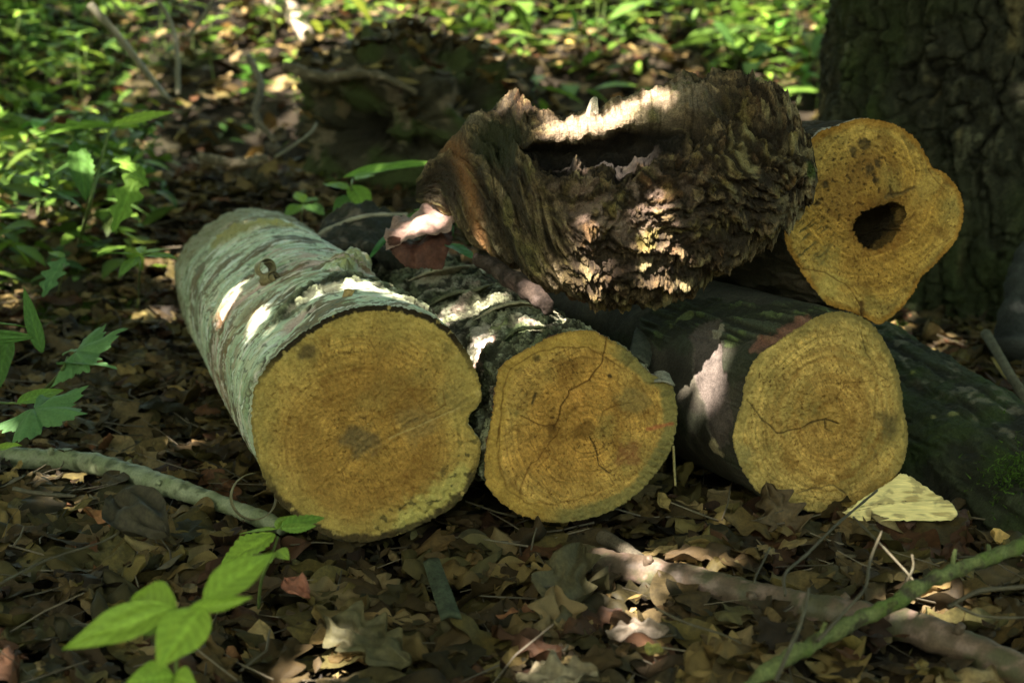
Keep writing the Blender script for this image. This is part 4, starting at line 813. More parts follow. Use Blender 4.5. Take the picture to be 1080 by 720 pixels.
plant('plant with a broad lobed leaf and one upright blade, left of the pale log', b, [P(62, 395, 2.26), P(72, 376, 2.25)],
 [((78, 372), (126, 344), 2.25, 2.24, .1, 'palm', BG, 0), ((60, 384), (122, 378), 2.25, 2.15, .035, 'oak', BG, -.3), ((45, 372), (22, 302), 2.25, 2.25, .026, 'lance', DG, -.6), ((28, 345), (-30, 335), 2.24, 2.2, .016, 'lance', MG, .3), ((10, 350), (-5, 410), 2.24, 2.2, .04, 'ovate', DG, .2)], rad=(.003, .002))
b = G(82, 262)
plant('tall herb with long drooping lobed leaves at the left, above the lobed-leaf plants', b, [P(92, 225, 2.95), P(105, 175, 2.95), P(116, 136, 2.95)],
 [((118, 133), (28, 136), 2.95, 2.8, .035, 'tooth', MG, .5), ((118, 134), (182, 113), 2.95, 3.0, .035, 'tooth', YG, .3), ((112, 130), (50, 130), 2.95, 3.1, .05, 'oak', MG, .6), ((80, 150), (92, 206), 2.9, 2.8, .05, 'tooth', DG, -.2), ((120, 162), (156, 190), 2.94, 2.85, .045, 'oak', MG, 0), ((150, 175), (118, 240), 2.9, 2.8, .065, 'oak', MG, -.3), ((100, 160), (52, 182), 2.95, 2.9, .04, 'ovate', DG, .2), ((106, 185), (128, 172), 2.95, 2.95, .02, 'ovate', (.2, .32, .12), 0), ((88, 220), (50, 195), 2.95, 2.9, .03, 'ovate', DG, 0)], rad=(.0045, .003))
b = G(146, 324)
plant('small three-leaved seedling standing just left of the pale log', b, [P(147, 290, 2.66), P(148, 272, 2.66)],
 [((146, 270), (103, 263), 2.66, 2.6, .03, 'ovate', MG, .3), ((150, 270), (186, 268), 2.66, 2.6, .034, 'ovate', MG, -.1), ((147, 270), (124, 288), 2.66, 2.56, .026, 'ovate', MG, 0), ((149, 268), (148, 256), 2.66, 2.72, .02, 'ovate', YG, 0), ((151, 268), (180, 258), 2.66, 2.75, .022, 'ovate', YG, 0)])
b = G(60, 315)
plant('small pale green lobed leaf on a short stalk, left of the three-leaved seedling', b, [P(66, 290, 2.7), P(68, 275, 2.7)], [((68, 272), (44, 308), 2.7, 2.6, .05, 'oak', BG, 0), ((68, 272), (50, 262), 2.7, 2.75, .02, 'ovate', MG, 0)])
b = G(372, 232)
plant('leafy herb behind the logs with one long bright leaf reaching toward the hollow log', b, [P(370, 205, 3.0), P(372, 186, 2.95)],
 [((362, 187), (462, 162), 2.95, 2.9, .042, 'lance', (.17, .32, .045), .15), ((372, 195), (388, 222), 2.95, 2.9, .05, 'ovate', MG, 0), ((368, 200), (340, 190), 2.95, 3.0, .035, 'ovate', MG, 0), ((372, 205), (350, 222), 2.95, 2.9, .035, 'ovate', DG, 0), ((375, 190), (395, 180), 2.95, 3.05, .03, 'ovate', YG, 0)], rad=(.003, .002))
b = G(318, 240)
plant('small herb with rounded leaves rising behind the far end of the pale log', b, [P(318, 228, 3.2), P(320, 215, 3.2)],
 [((320, 216), (300, 226), 3.2, 3.15, .04, 'ovate', MG, 0), ((322, 216), (342, 224), 3.2, 3.15, .04, 'ovate', DG, 0), ((320, 214), (312, 200), 3.2, 3.25, .03, 'ovate', YG, 0), ((322, 214), (334, 206), 3.2, 3.25, .03, 'ovate', MG, 0)])
b = P(455, 285, 2.42)
plant('sprig with a small toothed bright leaf beside the big dead leaf on the logs', b, [P(460, 262, 2.35), P(468, 246, 2.33)],
 [((470, 258), (500, 268), 2.26, 2.22, .034, 'tooth', (.09, .22, .09), -.2), ((430, 232), (384, 268), 2.5, 2.42, .034, 'lance', (.05, .15, .035), .5), ((466, 232), (488, 224), 2.4, 2.45, .03, 'ovate', MG, 0), ((460, 222), (436, 218), 2.45, 2.5, .03, 'ovate', MG, 0), ((462, 235), (478, 245), 2.4, 2.35, .03, 'ovate', DG, 0), ((450, 226), (418, 232), 2.5, 2.5, .03, 'lance', DG, 0)])
def herb(label, pos, h, n, L, W, kind, group, col=None, lean=0.):
    r = thing('herb', label, 'plant', pos, group); a0 = random.random()*6.28; top = A(pos[0]+random.uniform(-.25, .25)*h+lean*h, pos[1]+random.uniform(-.2, .2)*h, pos[2]+h)
    base = np.array(pos, float)-A(0, 0, .02); add_stem(r, [base, (base*.5+top*.5)+A(.02*random.uniform(-1, 1), 0, .01), top], (.0028, .0015), n=10)
    for k in range(n):
        f = 1-.65*(k//3)/max(1, (n-1)//3+.001)*random.uniform(.8, 1); b_ = base+(top-base)*f; a = a0+k*2.1+random.uniform(-.3, .3); pt = random.uniform(-.15, .55)
        l = L*random.uniform(.7, 1.15); add_leaf(r, b_, b_+A(math.cos(a)*math.cos(pt), math.sin(a)*math.cos(pt), math.sin(pt))*l, W*random.uniform(.8, 1.15), kind, col, n=8, droop=.22)
    return r
HG = [('leafy herb at the top left, in the green tangle beyond the litter', 'herbs at the top left', [(random.uniform(-30, 120), random.uniform(40, 250)) for _ in range(34)], 'lance', (.12, .32)),
      ('low green herb on the bank between the left herbs and the stump', 'herbs on the bank behind the pale log', [(random.uniform(130, 330), random.uniform(35, 110)) for _ in range(8)], 'ovate', (.08, .24)),
      ('sunlit green herb on the far slope above the hollow log', 'herbs on the sunlit slope behind', [(random.uniform(430, 860), random.uniform(8, 75)) for _ in range(42)], 'ovate', (.10, .30)),
      ('green herb growing just left of the big trunk', 'herbs beside the big trunk', [(random.uniform(790, 865), random.uniform(45, 125)) for _ in range(10)], 'ovate', (.10, .2))]
for lb, grp, spots, kind, hh in HG:
    for px, py in spots:
        p = G(px, py); D = np.linalg.norm(p-CAM); h = random.uniform(*hh)*min(1, D/4.5)
        herb(lb, p, h, random.randint(5, 9), random.uniform(.07, .13), random.uniform(.022, .05), kind, grp, random.choice([YG, MG, MG, (.10, .23, .03)]))
# thin bare saplings at the top left
for lb, px, rd, ds in (('thin dark bare twig slanting down through the herbs at the top left', [(95, 5), (130, 45), (165, 90), (178, 104)], [.012, .010, .008, .005], [3.9, 3.9, 3.85, 3.8]),
                   ('thin upright sapling stem, paler, rising from the bank left of the stump', [(188, 100), (186, 50), (178, 20), (160, -10)], [.008, .007, .007, .006], [4.2, 4.25, 4.3, 4.3]),
                   ('slender green stem bending right, beside the sunlit branch', [(196, 40), (210, 24), (222, 5), (228, -12)], [.006, .006, .005, .005], [4.2, 4.2, 4.2, 4.2]),
                   ('thin pale stem bowed over the dark hollow behind the logs', [(290, 166), (312, 152), (328, 140), (334, 130)], [.004, .004, .004, .003], [3.7, 3.75, 3.8, 3.85])):
    stick('twig', lb, 'twig', px, rd, (.15, .13, .08), None, ds, n=40, m=8)
# debris on the bank round the stump
for lb, px, rd, ds in (('crooked dark stick leaning over the stump from the left, behind the logs', [(300, 70), (345, 82), (392, 78), (440, 98)], [.016, .014, .012, .008], [4.0, 3.98, 3.97, 3.98]),
                   ('pale sunlit broken stick lying above the stump on the bank', [(498, 66), (520, 74), (542, 86), (556, 95)], [.016, .018, .018, .012], [4.35, 4.3, 4.25, 4.2]),
                   ('long thin root running down the bank left of the stump', [(262, 60), (275, 90), (270, 122), (290, 150)], [.012, .012, .010, .008], [4.5, 4.3, 4.1, 3.95]),
                   ('short mossy stick lying on the litter behind the far end of the pale log', [(210, 165), (245, 172), (282, 168)], [.014, .014, .010], [3.72, 3.7, 3.7])):
    stick('branch', lb, 'branch', px, rd, (.10, .08, .05), None, ds, n=50, m=10, rough=.005, mat=M_BARK, spots=(.24, .19, .13))
# fine twigs lower right
for lb, px, rd, h0 in (('long grey twig slanting up from the mossy branch to the foot of the right log', [(828, 628), (828, 605), (850, 585), (880, 555), (900, 538), (925, 517)], [.0022, .0025, .0026, .0024, .002, .0018], [1.58, 1.6, 1.66, 1.72, 1.78, 1.82]),
                   ('pale twig rising from the bottom edge, crossing in front of the barkless branch', [(818, 718), (830, 690), (845, 655), (853, 620)], [.003, .003, .0028, .002], [1.38, 1.4, 1.43, 1.46]),
                   ('thin grey twig running from the mossy branch up to the litter under the wedge', [(862, 676), (890, 645), (912, 620), (918, 590), (930, 560)], [.0026, .0026, .0024, .002, .0016], [1.44, 1.47, 1.5, 1.54, 1.58]),
                   ('forked thin twig with pale tip standing above the mossy branch', [(942, 632), (955, 615), (963, 598), (962, 585)], [.0022, .002, .0018, .0022], [1.54, 1.56, 1.58, 1.6]),
                   ('long straight thin twig lying across the litter under the right log', [(900, 545), (930, 575), (955, 602), (975, 625)], [.0018, .0018, .0018, .0015], [1.72, 1.66, 1.62, 1.58]),
                   ('whitish twig at the right edge, beyond the mossy branch', [(1000, 640), (1030, 624), (1060, 620), (1095, 618)], [.0035, .004, .004, .004], [1.6, 1.6, 1.6, 1.6]),
                   ('thin white twig below the whitish one at the right edge', [(1005, 636), (1030, 648), (1060, 651), (1095, 650)], [.0022, .0022, .002, .002], [1.54, 1.54, 1.53, 1.52]),
                   ('bent brown twig on the leaves left of the barkless branch', [(795, 615), (798, 605), (806, 590), (812, 577)], [.0018, .0018, .0016, .0014], [1.64, 1.66, 1.7, 1.72]),
                   ('thin curved stem lying across the bottom edge of the litter', [(690, 640), (720, 655), (760, 668), (782, 678)], [.0018, .0018, .0016, .0014], [1.56, 1.54, 1.52, 1.5]),
                   ('thin dry grass stalk across the litter at the bottom left', [(0, 615), (50, 590), (105, 572), (128, 560)], [.0018, .0018, .0016, .0013], [1.62, 1.68, 1.73, 1.75]),
                   ('short straw-coloured stalk under the pale branch at the left', [(14, 515), (40, 520), (80, 523)], [.004, .0045, .003], [1.93, 1.92, 1.92]),
                   ('pale stalk sticking up in the dark gap under the middle log', [(560, 580), (563, 566), (566, 556)], [.0018, .0016, .0012], [1.86, 1.86, 1.86])):
    stick('twig', lb, 'twig', px, [.8*q_ for q_ in rd], (.065, .052, .03), None, h0, n=40, m=8, rough=.0006, spots=(.09, .08, .05))
for lb, px in (('dark root-like twig pressed on the soil left of the log pile', [(190, 390), (215, 420), (245, 455)]), ('thin pale straw lying against the foot of the pale log', [(217, 440), (235, 450), (254, 460)]), ('pale curled strip of bark left of the far half of the pale log', [(128, 306), (150, 312), (168, 298), (180, 282)])):
    stick('twig', lb, 'twig', px, [.002, .0025, .002], (.2, .17, .11), .008, n=30, m=8)

# ------------------------------------------------------------------ dead leaves
BROWN = [(.17, .115, .05), (.115, .075, .032), (.23, .165, .075), (.085, .055, .028), (.20, .145, .085), (.27, .20, .115), (.13, .10, .035), (.16, .125, .05), (.12, .055, .03), (.10, .085, .04)]
def litter_templates(k, n, m):
    out = []
    for i in range(k):
        kind = ['oak', 'oak', 'beech', 'oak', 'ovate', 'beech', 'oak'][i % 7]
        if kind == 'palm' : v, q, sh = palm_local(.52, i, 5, max(3, n//3), max(14, n*3), random.uniform(-.3, .3), 2.1); v = v+.10*st(0*v[:, 0], 0*v[:, 0], fbm(v*3+i, 2))
        else: v, q, sh = leaf_local(1., random.uniform(.45, .72), kind, n, m, random.uniform(-.15, .25), random.uniform(-.2, .25), random.uniform(.15, .45), random.choice([0, 0, 0, .8, 1.5, -1.2]), i*3.7)
        v = v-v.mean(0); v[:, 2] += .10*np.sin(v[:, 0]*3+i)*random.choice([0, 1]); out.append((v, q, sh))
    return out
def rots(N, tilt):
    yaw = rng.uniform(0, 2*np.pi, N); ta = rng.uniform(0, 2*np.pi, N); tl = rng.normal(0, tilt, N)
    k = st(np.cos(ta), np.sin(ta), 0*ta); K = np.zeros((N, 3, 3)); K[:, 0, 2] = k[:, 1]; K[:, 2, 0] = -k[:, 1]; K[:, 1, 2] = -k[:, 0]; K[:, 2, 1] = k[:, 0]
    Rt = np.eye(3)+np.sin(tl)[:, None, None]*K+(1-np.cos(tl))[:, None, None]*(K@K)
    Rz = np.zeros((N, 3, 3)); Rz[:, 0, 0] = Rz[:, 1, 1] = np.cos(yaw); Rz[:, 0, 1] = -np.sin(yaw); Rz[:, 1, 0] = np.sin(yaw); Rz[:, 2, 2] = 1
    return Rt@Rz
def scatter(tmpl, pos, size, tilt, cols, Rm=None):
    N = len(pos); Rm = rots(N, tilt) if Rm is None else Rm; which = rng.integers(0, len(tmpl), N); VS, QS, CS = [], [], []; off = 0
    for i, (v, q, sh) in enumerate(tmpl):
        w = np.where(which == i)[0]
        if not len(w): continue
        V = np.einsum('nij,vj->nvi', Rm[w], v)*size[w][:, None, None]+pos[w][:, None]
        VS.append(V.reshape(-1, 3)); QS.append((q[None]+(off+np.arange(len(w))*len(v))[:, None, None]).reshape(-1, 4)); off += V.shape[0]*V.shape[1]
        CS.append((cols[w][:, None]*sh[None, :, None]).reshape(-1, 3))
    return np.vstack(VS), np.vstack(QS), np.vstack(CS)
CAPS = [(L1.c, L1.c+L1.d*1.22, L1.Rm*.93), (L2.c, L2.c+L2.d*1.05, L2.Rm*.93), (L3.c, L3.c+L3.d*.6, L3.Rm*.95), (P(880, 402, 2.62), P(1180, 612, 1.98), .135)]
def clear(p, pad=.0):
    ok = np.ones(len(p), bool)
    for a, b, r in CAPS:
        ab = b-a; t = ((p-a)@ab)/(ab@ab); tc = np.clip(t, 0, 1); d = np.linalg.norm(p-(a+tc[:, None]*ab), axis=1)
        ok &= ~((d < r+pad) & (t > -.02))
    for pts, r in BR: ok &= (polydist(p, pts) > r+pad*1.3) | (p[:, 1] > 3)
    return ok
def field(N, y0, y1, marg=1.25):
    y = np.sqrt(rng.uniform(y0**2, y1**2, N)); x = rng.uniform(-1, 1, N)*(.37*y*marg+.12); return x, y
bc = np.array(BROWN)*A(.49, .455, .33)
def browns(N): return bc[rng.integers(0, len(bc), N)]*np.exp(rng.normal(-.08, .58, (N, 1)))
x, y = field(8000, .95, 4.2); sz = rng.uniform(.03, .09, len(x))+.06*rng.uniform(0, 1, len(x))**3; tilt = .30
pos = st(x, y, gz(x, y)+.002+rng.uniform(0, .026, len(x))); ok = clear(pos, .014); pos, sz = pos[ok], sz[ok]
V1, Q1, C1 = scatter(litter_templates(21, 20, 4), pos, sz, tilt, browns(len(pos)))
x, y = field(15000, 4.0, 12.5); pos = st(x, y, gz(x, y)+rng.uniform(0, .03, len(x))); sz = rng.uniform(.05, .12, len(x))
ii = rng.integers(0, len(STUMP[0]), 420); ii = ii[STUMP[1][ii] > .8]; pos = np.vstack([pos, STUMP[0][ii]+A(0, 0, .01)]); sz = np.concatenate([sz, rng.uniform(.05, .10, len(ii))])
V2, Q2, C2 = scatter(litter_templates(7, 4, 2), pos, sz, .5, browns(len(pos))*1.15)
x, y = field(9000, 1.0, 3.2); pos = st(x, y, gz(x, y)+.004+rng.uniform(0, .02, len(x))); ok = clear(pos, .0); pos = pos[ok]     # crumbs
V3, Q3, C3 = scatter(litter_templates(5, 3, 2), pos, rng.uniform(.008, .022, len(pos)), .7, browns(len(pos))*.8)
kindof(put('leaf_litter', mesh('leaf_litter', np.vstack([V1, V2, V3]), np.vstack([Q1, Q2+len(V1), Q3+len(V1)+len(V2)]), col=np.vstack([C1, C2, C3]), mat=M_DRY)), 'stuff')
# needle-thin twiglets and stalks in the litter
x, y = field(4200, 1.0, 4.5); l = rng.uniform(.03, .11, len(x)); a = rng.uniform(0, 2*np.pi, len(x)); el = rng.normal(.05, .22, len(x)); p0 = st(x, y, gz(x, y)+rng.uniform(.006, .03, len(x)))
ok = clear(p0, .02); p0, l, a, el = p0[ok], l[ok], a[ok], el[ok]; d = st(np.cos(a)*np.cos(el), np.sin(a)*np.cos(el), np.sin(el)); p1 = p0+d*l[:, None]; sd = st(-np.sin(a), np.cos(a), 0*a); w = rng.uniform(.0006, .0018, (len(l), 1)); pm = (p0+p1)/2+sd*(l*rng.normal(0, .07, len(l)))[:, None]
rings_ = []
for pt, k in ((p0, 1.), (pm, .9), (p1, .6)):
    for q in (0, 1, 2, 3): rings_.append(pt+w*k*(math.cos(q*1.571)*sd+A(0, 0, math.sin(q*1.571))))
V = np.stack(rings_, 1); q1 = [[i*4+j, i*4+(j+1) % 4, i*4+4+(j+1) % 4, i*4+4+j] for i in (0, 1) for j in range(4)]
Q = (np.array(q1)[None]+(np.arange(len(l))*12)[:, None, None]).reshape(-1, 4); cc = np.repeat(np.array([.09, .07, .045])*rng.uniform(.4, 1.8, (len(l), 1)), 12, 0)
kindof(put('twig_litter', mesh('twig_litter', V, Q, col=cc, mat=M_SMOOTH)), 'stuff')
# ground cover: small fresh leaves where the picture is green
def gcover(N, cond, y0, y1, h, L):
    x, y = field(N, y0, y1, 1.3); k = cond(x, y); x, y = x[k], y[k]; n = len(x); pos = st(x, y, gz(x, y)+rng.uniform(.01, h, n))
    yaw = rng.uniform(0, 2*np.pi, n); Rm = rots(n, .45); g = np.array(GREENS+[DG, MG])[rng.integers(0, 6, n)]*rng.uniform(.30, 1.0, (n, 1))*np.where(rng.uniform(size=(n, 1)) < .2, A(1.1, .8, .6)[None], 1.)
    t = [leaf_local(1, random.uniform(.25, .5), k_, 6, 2, .2, .25, .1, 0, i) for i, k_ in enumerate(('ovate', 'lance', 'tooth', 'ovate'))]
    return scatter(t, pos, rng.uniform(*L, n), .4, g, Rm)
nse = lambda x, y, k, s: pn(st(x*k+s, y*k, 0*x+s))
parts = [gcover(10500, lambda x, y: nse(x, y, .9, 2)+1.0*ss(5.0, 6.8, y)*ss(-1.6, -.2, x)-.6*ss(0, -.6, x)*ss(6, 5, y) > .30, 4.8, 12, .34, (.04, .19)),
         gcover(12000, lambda x, y: (x < -.255*y+.12*nse(x, y, 2.5, 8)) & (nse(x, y, 1.6, 5) > -.3), 2.9, 7, .26, (.035, .12)), gcover(700, lambda x, y: (x > -1.6) & (x < .1) & (nse(x, y, 2.2, 15) > .05), 4.6, 6.5, .2, (.04, .12)),
         gcover(2500, lambda x, y: (np.abs(x) < .6) & (nse(x, y, 3, 7) > .1), 3.0, 4.6, .05, (.025, .05))]
vo = 0; VV, QQ, CC = [], [], []
for v, q, c in parts: VV.append(v); QQ.append(q+vo); CC.append(c); vo += len(v)
kindof(put('ground_cover', mesh('ground_cover', np.vstack(VV), np.vstack(QQ), col=np.vstack(CC), mat=M_GREEN)), 'stuff')
# moss cushions on the soil: short green threads
def moss(spots):
    ps = []
    for px, py, r, n in spots: c = G(px, py); ps.append(c+rng.normal(size=(n, 3))*A(r, r, .25*r))
    p = np.vstack(ps); p[:, 2] = gz(p[:, 0], p[:, 1])+.004; N = len(p); dr = rng.normal(size=(N, 3))*.5+A(0, 0, 1); dr /= np.linalg.norm(dr, axis=1)[:, None]; sd = np.cross(dr, rng.normal(size=(N, 3))); sd /= np.linalg.norm(sd, axis=1)[:, None]; l = rng.uniform(.01, .03, (N, 1))
    V = np.stack([p-sd*.0015, p+sd*.0015, p+dr*l], 1).reshape(-1, 3)
    kindof(put('moss', mesh('moss', V, None, np.arange(3*N).reshape(-1, 3), np.repeat(A(.075, .12, .02)*rng.uniform(.6, 1.4, (N, 1)), 3, 0), M_MOSS)), 'stuff')
moss([(75, 330, .06, 2500), (30, 290, .06, 2500), (950, 336, .05, 2500), (1000, 285, .08, 2000), (95, 60, .2, 2500), (20, 200, .1, 2500)])
# single fallen leaves that show largest
tm = litter_templates(28, 30, 8)
LM = []
for i, (v, q, sh) in enumerate(tm):
    c = bc[i % len(bc)]*random.uniform(.7, 2.1); LM.append(mesh('fallen_leaf', v, q, None, c[None]*sh[:, None], M_DRY))
k = 0
for i in range(420):
    px, py = random.uniform(-20, 1100), random.uniform(470, 735)
    p = G(px, py); p[2] += random.uniform(.014, .026)
    if not clear(p[None], .035)[0] or abs(px-560) < 60 and py < 575: continue
    o = put('fallen_leaf', LM[k % len(LM)], None, p); s_ = random.uniform(.07, .13); o.scale = (s_,)*3; o.rotation_euler = (random.gauss(0, .2), random.gauss(0, .2), random.uniform(0, 6.28)); k += 1
    tag(o, 'dry brown leaf lying on top of the foreground litter', 'leaf', 'fallen leaves on the foreground litter')
    if k >= 150: break
def deadleaf(label, b, tip, W, kind, col, up=(0, 0, 1), roll=0., curl=0., droop=.1, fold=.1, wave=.25, sd=0):
    b = np.asarray(b); L = np.linalg.norm(tip-b); v, q, sh = (palm_local(L, sd, 5, 10, 90, droop) if kind == 'palm' else leaf_local(L, W, kind, 26, 12, fold, droop, wave, curl, sd))
    V = b+v@frame(b, tip, A(*up), roll); c = A(*col)[None]*sh[:, None]*(1+.3*fbm(V*60, 3)[:, None]); return solo('fallen_leaf', label, 'leaf', V, q, None, c, M_DRY)
def sheet_leaf(label, quad, col, bow, sd, n=30):
    q = [P(*a) for a in quad]; s_ = np.linspace(0, 1, n); S, T = np.meshgrid(s_, s_, indexing='ij')
    jag = .05*pn(st(T*11+sd, S*0, S*0))+.035*pn(st(T*27+sd, S*0, S*0)); S2 = S+jag*(1-S); T2 = T+(.05*pn(st(S*9+sd, S*0, S*0+4))+.09*np.sin(np.pi*S)*(2*T-1))*np.abs(2*T-1)
    V = (1-S2)[..., None]*((1-T2)[..., None]*q[0]+T2[..., None]*q[1])+S2[..., None]*((1-T2)[..., None]*q[3]+T2[..., None]*q[2])
    nn = nz(np.cross(q[1]-q[0], q[3]-q[0])); nn = nn*(np.sign(nn[2]) if abs(nn[2]) > .3 else -np.sign(nn@FW))
    V = V+(bow*np.sin(np.pi*S)+.012*fbm(V*22+sd, 3)+.010*np.cos(T*9+sd)*S)[..., None]*nn
    W_ = np.stack([V, V-nn*.0007]).reshape(2, n*n, 3); g = gridq(n, n); idx = np.arange(n*n).reshape(n, n); loop = np.concatenate([idx[0], idx[1:, -1], idx[-1, -2::-1], idx[-2:0:-1, 0]]); l2 = np.roll(loop, -1)
    vein = 1-.25*np.exp(-((T-.5)/.02)**2)-.12*(np.abs(np.sin((T+S*.3)*20)) < .12); c = A(*col)*(1+.35*fbm(V*45, 4))[..., None]*vein[..., None]
    solo('fallen_leaf', label, 'leaf', W_, np.vstack([g, g[:, ::-1]+n*n, np.stack([loop, loop+n*n, l2+n*n, l2], -1)]), None, np.tile(c.reshape(-1, 3), (2, 1)), M_DRY)
sheet_leaf('pinkish curled dead leaf with a ragged front edge, on top between the logs', [(408, 262, 2.245), (478, 244, 2.225), (480, 219, 2.36), (426, 226, 2.37)], (.33, .20, .155), .012, 1.3)
sheet_leaf('dark red-brown dead leaf hanging below the pinkish one between the logs', [(428, 283, 2.25), (466, 282, 2.25), (476, 238, 2.275), (410, 258, 2.275)], (.10, .038, .024), .008, 5.7)
deadleaf('big dark brown leaf leaning against the foot of the right log', P(838, 572, 1.93), P(806, 512, 1.97), .085, 'oak', (.10, .065, .03), (.1, -.8, .5), 0, 1.2, -.1, .1, .3, 5)
deadleaf('large olive-brown lobed leaf in the middle of the foreground', P(612, 572, 1.80), P(574, 672, 1.60), .085, 'oak', (.085, .07, .033), (0, -.5, .9), .1, .8, .1, .1, .3, 6)
deadleaf('broad greenish-brown leaf below the thickest log, tip pointing right', P(345, 655, 1.58), P(430, 690, 1.50), .08, 'oak', (.08, .068, .03), (0, -.3, 1), .2, .6, .1, .1, .3, 7)
deadleaf('grey-brown rectangular-looking leaf under the pale branch at the left', P(120, 525, 1.80), P(172, 556, 1.70), .075, 'beech', (.05, .04, .022), (0, -.3, 1), .2, .6, .1, .1, .3, 8)
deadleaf('sunlit crumpled leaf at the bottom edge, centre', P(545, 716, 1.47), P(630, 706, 1.46), .055, 'oak', (.19, .15, .09), (0, -.3, 1), .1, .8, .1, .1, .4, 9)
deadleaf('reddish leaf lying right of the seedling', P(300, 610, 1.66), P(325, 625, 1.62), .03, 'ovate', (.24, .09, .055), (0, -.5, 1), .1, .8, .1, .1, .3, 10)
deadleaf('pale crumpled leaf on the litter beside the barkless branch', P(640, 668, 1.55), P(705, 660, 1.54), .032, 'oak', (.17, .13, .095), (0, -.4, 1), .2, 2, .1, .1, .5, 11)
deadleaf('yellow-green small leaf on the litter near the bottom, right of centre', P(684, 690, 1.50), P(697, 676, 1.53), .02, 'ovate', (.30, .25, .06), (0, -.5, 1), 0, .5, .1, .1, .2, 12)

# ------------------------------------------------------------------ crowns: leaf canopy overhead, with the gaps that let the sun through
def hit(px, py, D): return P(px, py, D)
GAPS = [(hit(742, 374, 2.09), .022), (hit(748, 398, 2.07), .032), (hit(753, 424, 2.05), .028),
        (hit(622, 122, 1.96), .040), (hit(655, 130, 1.96), .038), (hit(690, 122, 1.97), .026), (hit(590, 136, 2.0), .022), (hit(548, 100, 2.06), .012),
        (hit(492, 225, 2.10), .016), (hit(490, 250, 2.08), .014), (hit(584, 222, 1.89), .015), (hit(560, 248, 1.92), .012),
        (hit(452, 236, 2.29), .026), (hit(462, 294, 2.15), .015), (hit(545, 322, 2.02), .012), (hit(500, 350, 2.0), .014), (hit(440, 300, 2.2), .014), (hit(590, 328, 2.0), .014),
        (hit(370, 296, 2.02), .024), (hit(330, 300, 2.02), .018), (hit(420, 305, 1.99), .014), (hit(270, 345, 2.1), .014), (hit(250, 300, 2.35), .016), (hit(235, 330, 2.3), .012),
        (G(660, 598), .012), (G(708, 606), .014), (G(760, 612), .016), (G(985, 662), .036), (G(670, 660), .014), (G(700, 640), .012), (G(575, 712), .022), (G(380, 715), .014), (G(30, 715), .02), (G(82, 515), .02), (G(85, 545), .012), (G(205, 478), .02), (G(160, 345), .022), (G(345, 715), .02), (G(1000, 640), .018), (G(690, 700), .014),
        (G(1000, 372), .03), (G(960, 350), .03), (hit(960, 705, 1.4), .02)]
def canopy(N, bx, by, zr, size, gapfn, cover):
    gx_ = rng.uniform(*bx, N); gy_ = rng.uniform(*by, N); g0 = gz(gx_, gy_); h = rng.uniform(*zr, N)
    keep = gapfn(gx_, gy_); gx_, gy_, g0, h = gx_[keep], gy_[keep], g0[keep], h[keep]
    p = st(gx_, gy_, g0)+SUN*(h/SUN[2])[:, None]; sz = rng.uniform(*size, len(p))
    for t, r in GAPS:
        d = p-t; a = d@SUN; dist = np.linalg.norm(d-a[:, None]*SUN, axis=1); k = ~((dist < r+.006+sz*.20) & (a > 0)); p, sz = p[k], sz[k]
    X_, Y_, D_ = proj(p); vis = (D_ > .1) & (X_ > -120) & (X_ < 1200) & (Y_ > -60) & (Y_ < 800); p, sz = p[~vis], sz[~vis]
    return p, sz
def bggap(x, y):
    n = fbm(st(x*4.2, y*3.2, 0*x+3), 3)+.35*pn(st(x*.6, y*.6, 0*x+11)); thr = .20-.50*ss(4.9, 6.6, y)*ss(-2.2, -.5, x)-.08*ss(3.0, 4.2, y)*ss(.4, -.4, x)
    pile = (np.abs(x-.15) < 1.25) & (y > .6) & (y < 2.9)
    pile |= (x > .6) & (x < 2.6) & (y > 2.5) & (y < 4.9)
    pile |= (np.abs(x+.30) < .45) & (y > 3.8) & (y < 4.8)
    return (n < thr) | pile
pA, sA = canopy(15000, (-1.35, 1.5), (.5, 3.1), (2.0, 3.2), (.07, .12), lambda x, y: np.ones(len(x), bool), 1)
pB, sB = canopy(115000, (-5.5, 6.0), (.4, 13.5), (2.6, 4.6), (.12, .20), bggap, 1)
p = np.vstack([pA, pB]); sz = np.concatenate([sA, sB]); own = np.argmin([np.hypot(p[:, 0]-b[0], p[:, 1]-b[1]) for _, b in TREES], 0)
tl = [leaf_local(1, .6, 'ovate', 2, 1, .15, .15, 0, 0, 1)]; tl[0][0][:, 0] -= .5
for i, (root, b) in enumerate(TREES):
    w = own == i
    if w.any():
        V, Q, C = scatter(tl, p[w], sz[w], .55, np.array([.06, .125, .022])*rng.uniform(.7, 1.3, (w.sum(), 1))); part('crown', root, V, Q, None, C, M_CROWN)

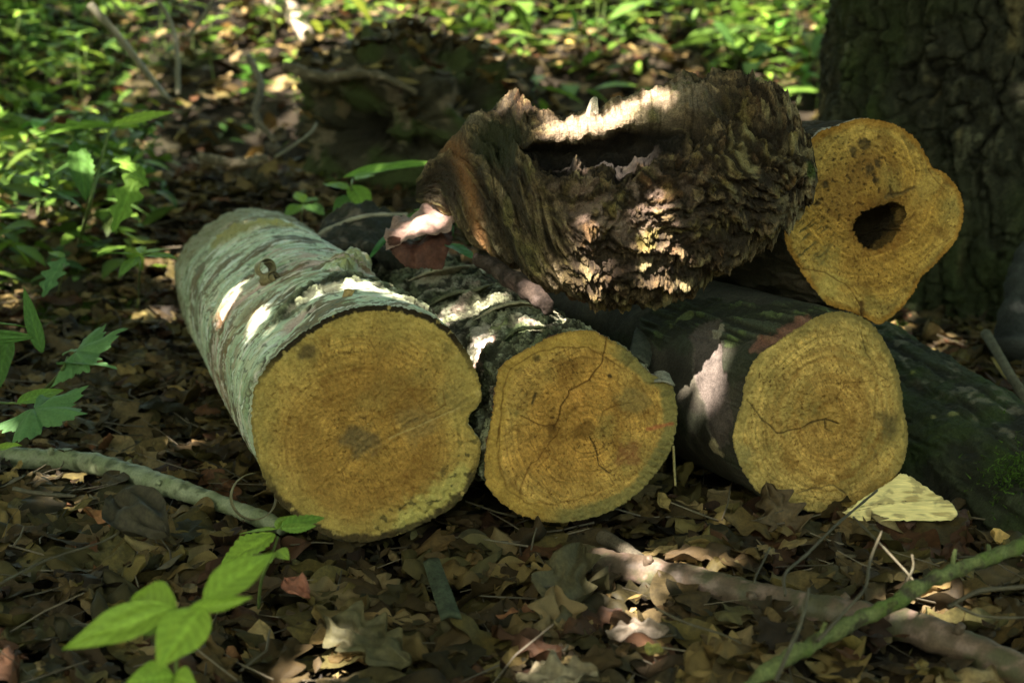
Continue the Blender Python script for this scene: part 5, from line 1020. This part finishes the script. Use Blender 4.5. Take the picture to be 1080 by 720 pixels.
# unseen ring of leaves, added outside the frame to close off the low sky
n = 30000; a = rng.uniform(0, 2*np.pi, n); rr = rng.uniform(4.6, 7.0, n); x = rr*np.cos(a)*1.1; y = 1.6+rr*np.sin(a); pos = st(x, y, gz(x, y)+rng.uniform(0, 2.3, n)); X_, Y_, D_ = proj(pos)
ok = ~((D_ > .1) & (X_ > -160) & (X_ < 1240) & (Y_ > -400) & (Y_ < 900)) & (y < 6); pos = pos[ok]
V, Q, C = scatter(tl, pos, rng.uniform(.16, .26, len(pos)), 1.0, np.array([.10, .17, .03])*rng.uniform(.6, 1.3, (len(pos), 1))); kindof(put('low_sky_blocker', mesh('low_sky_blocker', V, Q, col=C, mat=M_CROWN)), 'stuff')

# ------------------------------------------------------------------ light, camera, output
W = bpy.data.worlds.new('World'); sc.world = W; W.use_nodes = True; nt = W.node_tree; bg = nt.nodes['Background']
sky = nt.nodes.new('ShaderNodeTexSky'); sky.sky_type = 'NISHITA'; sky.sun_disc = False; sky.sun_elevation = math.asin(SUN[2]); sky.sun_rotation = math.atan2(SUN[0], SUN[1])
tint = nt.nodes.new('ShaderNodeVectorMath'); tint.operation = 'MULTIPLY'; tint.inputs[1].default_value = (1.06, .98, .60); nt.links.new(sky.outputs[0], tint.inputs[0]); nt.links.new(tint.outputs[0], bg.inputs[0]); bg.inputs[1].default_value = .15
sl = bpy.data.lights.new('sun', 'SUN'); sl.energy = 5.0; sl.angle = math.radians(.5); sl.color = (1, .95, .86)
so = bpy.data.objects.new('sun', sl); COL.objects.link(so); so.rotation_euler = Vector(SUN).to_track_quat('Z', 'Y').to_euler(); so.location = (-4, 3, 9)
cd = bpy.data.cameras.new('camera'); cd.sensor_width = 36; cd.lens = 36*FPX/1080; cd.clip_start = .05; cd.clip_end = 500
cd.dof.use_dof = True; cd.dof.focus_distance = 1.94; cd.dof.aperture_fstop = 4.2; cd.dof.aperture_blades = 7
co = bpy.data.objects.new('camera', cd); COL.objects.link(co); co.location = CAM; co.rotation_euler = (math.pi/2-PITCH, 0, 0); sc.camera = co
vs = sc.view_settings; vs.view_transform = 'Standard'; vs.look = 'None'; vs.exposure = 2.85; vs.gamma = 1; vs.use_curve_mapping = False
cy = sc.cycles; cy.max_bounces = 6; cy.diffuse_bounces = 4; cy.glossy_bounces = 2; cy.transmission_bounces = 4; cy.use_denoising = True; cy.sample_clamp_indirect = 4
try: cy.denoiser = 'OPENIMAGEDENOISE'
except Exception: pass
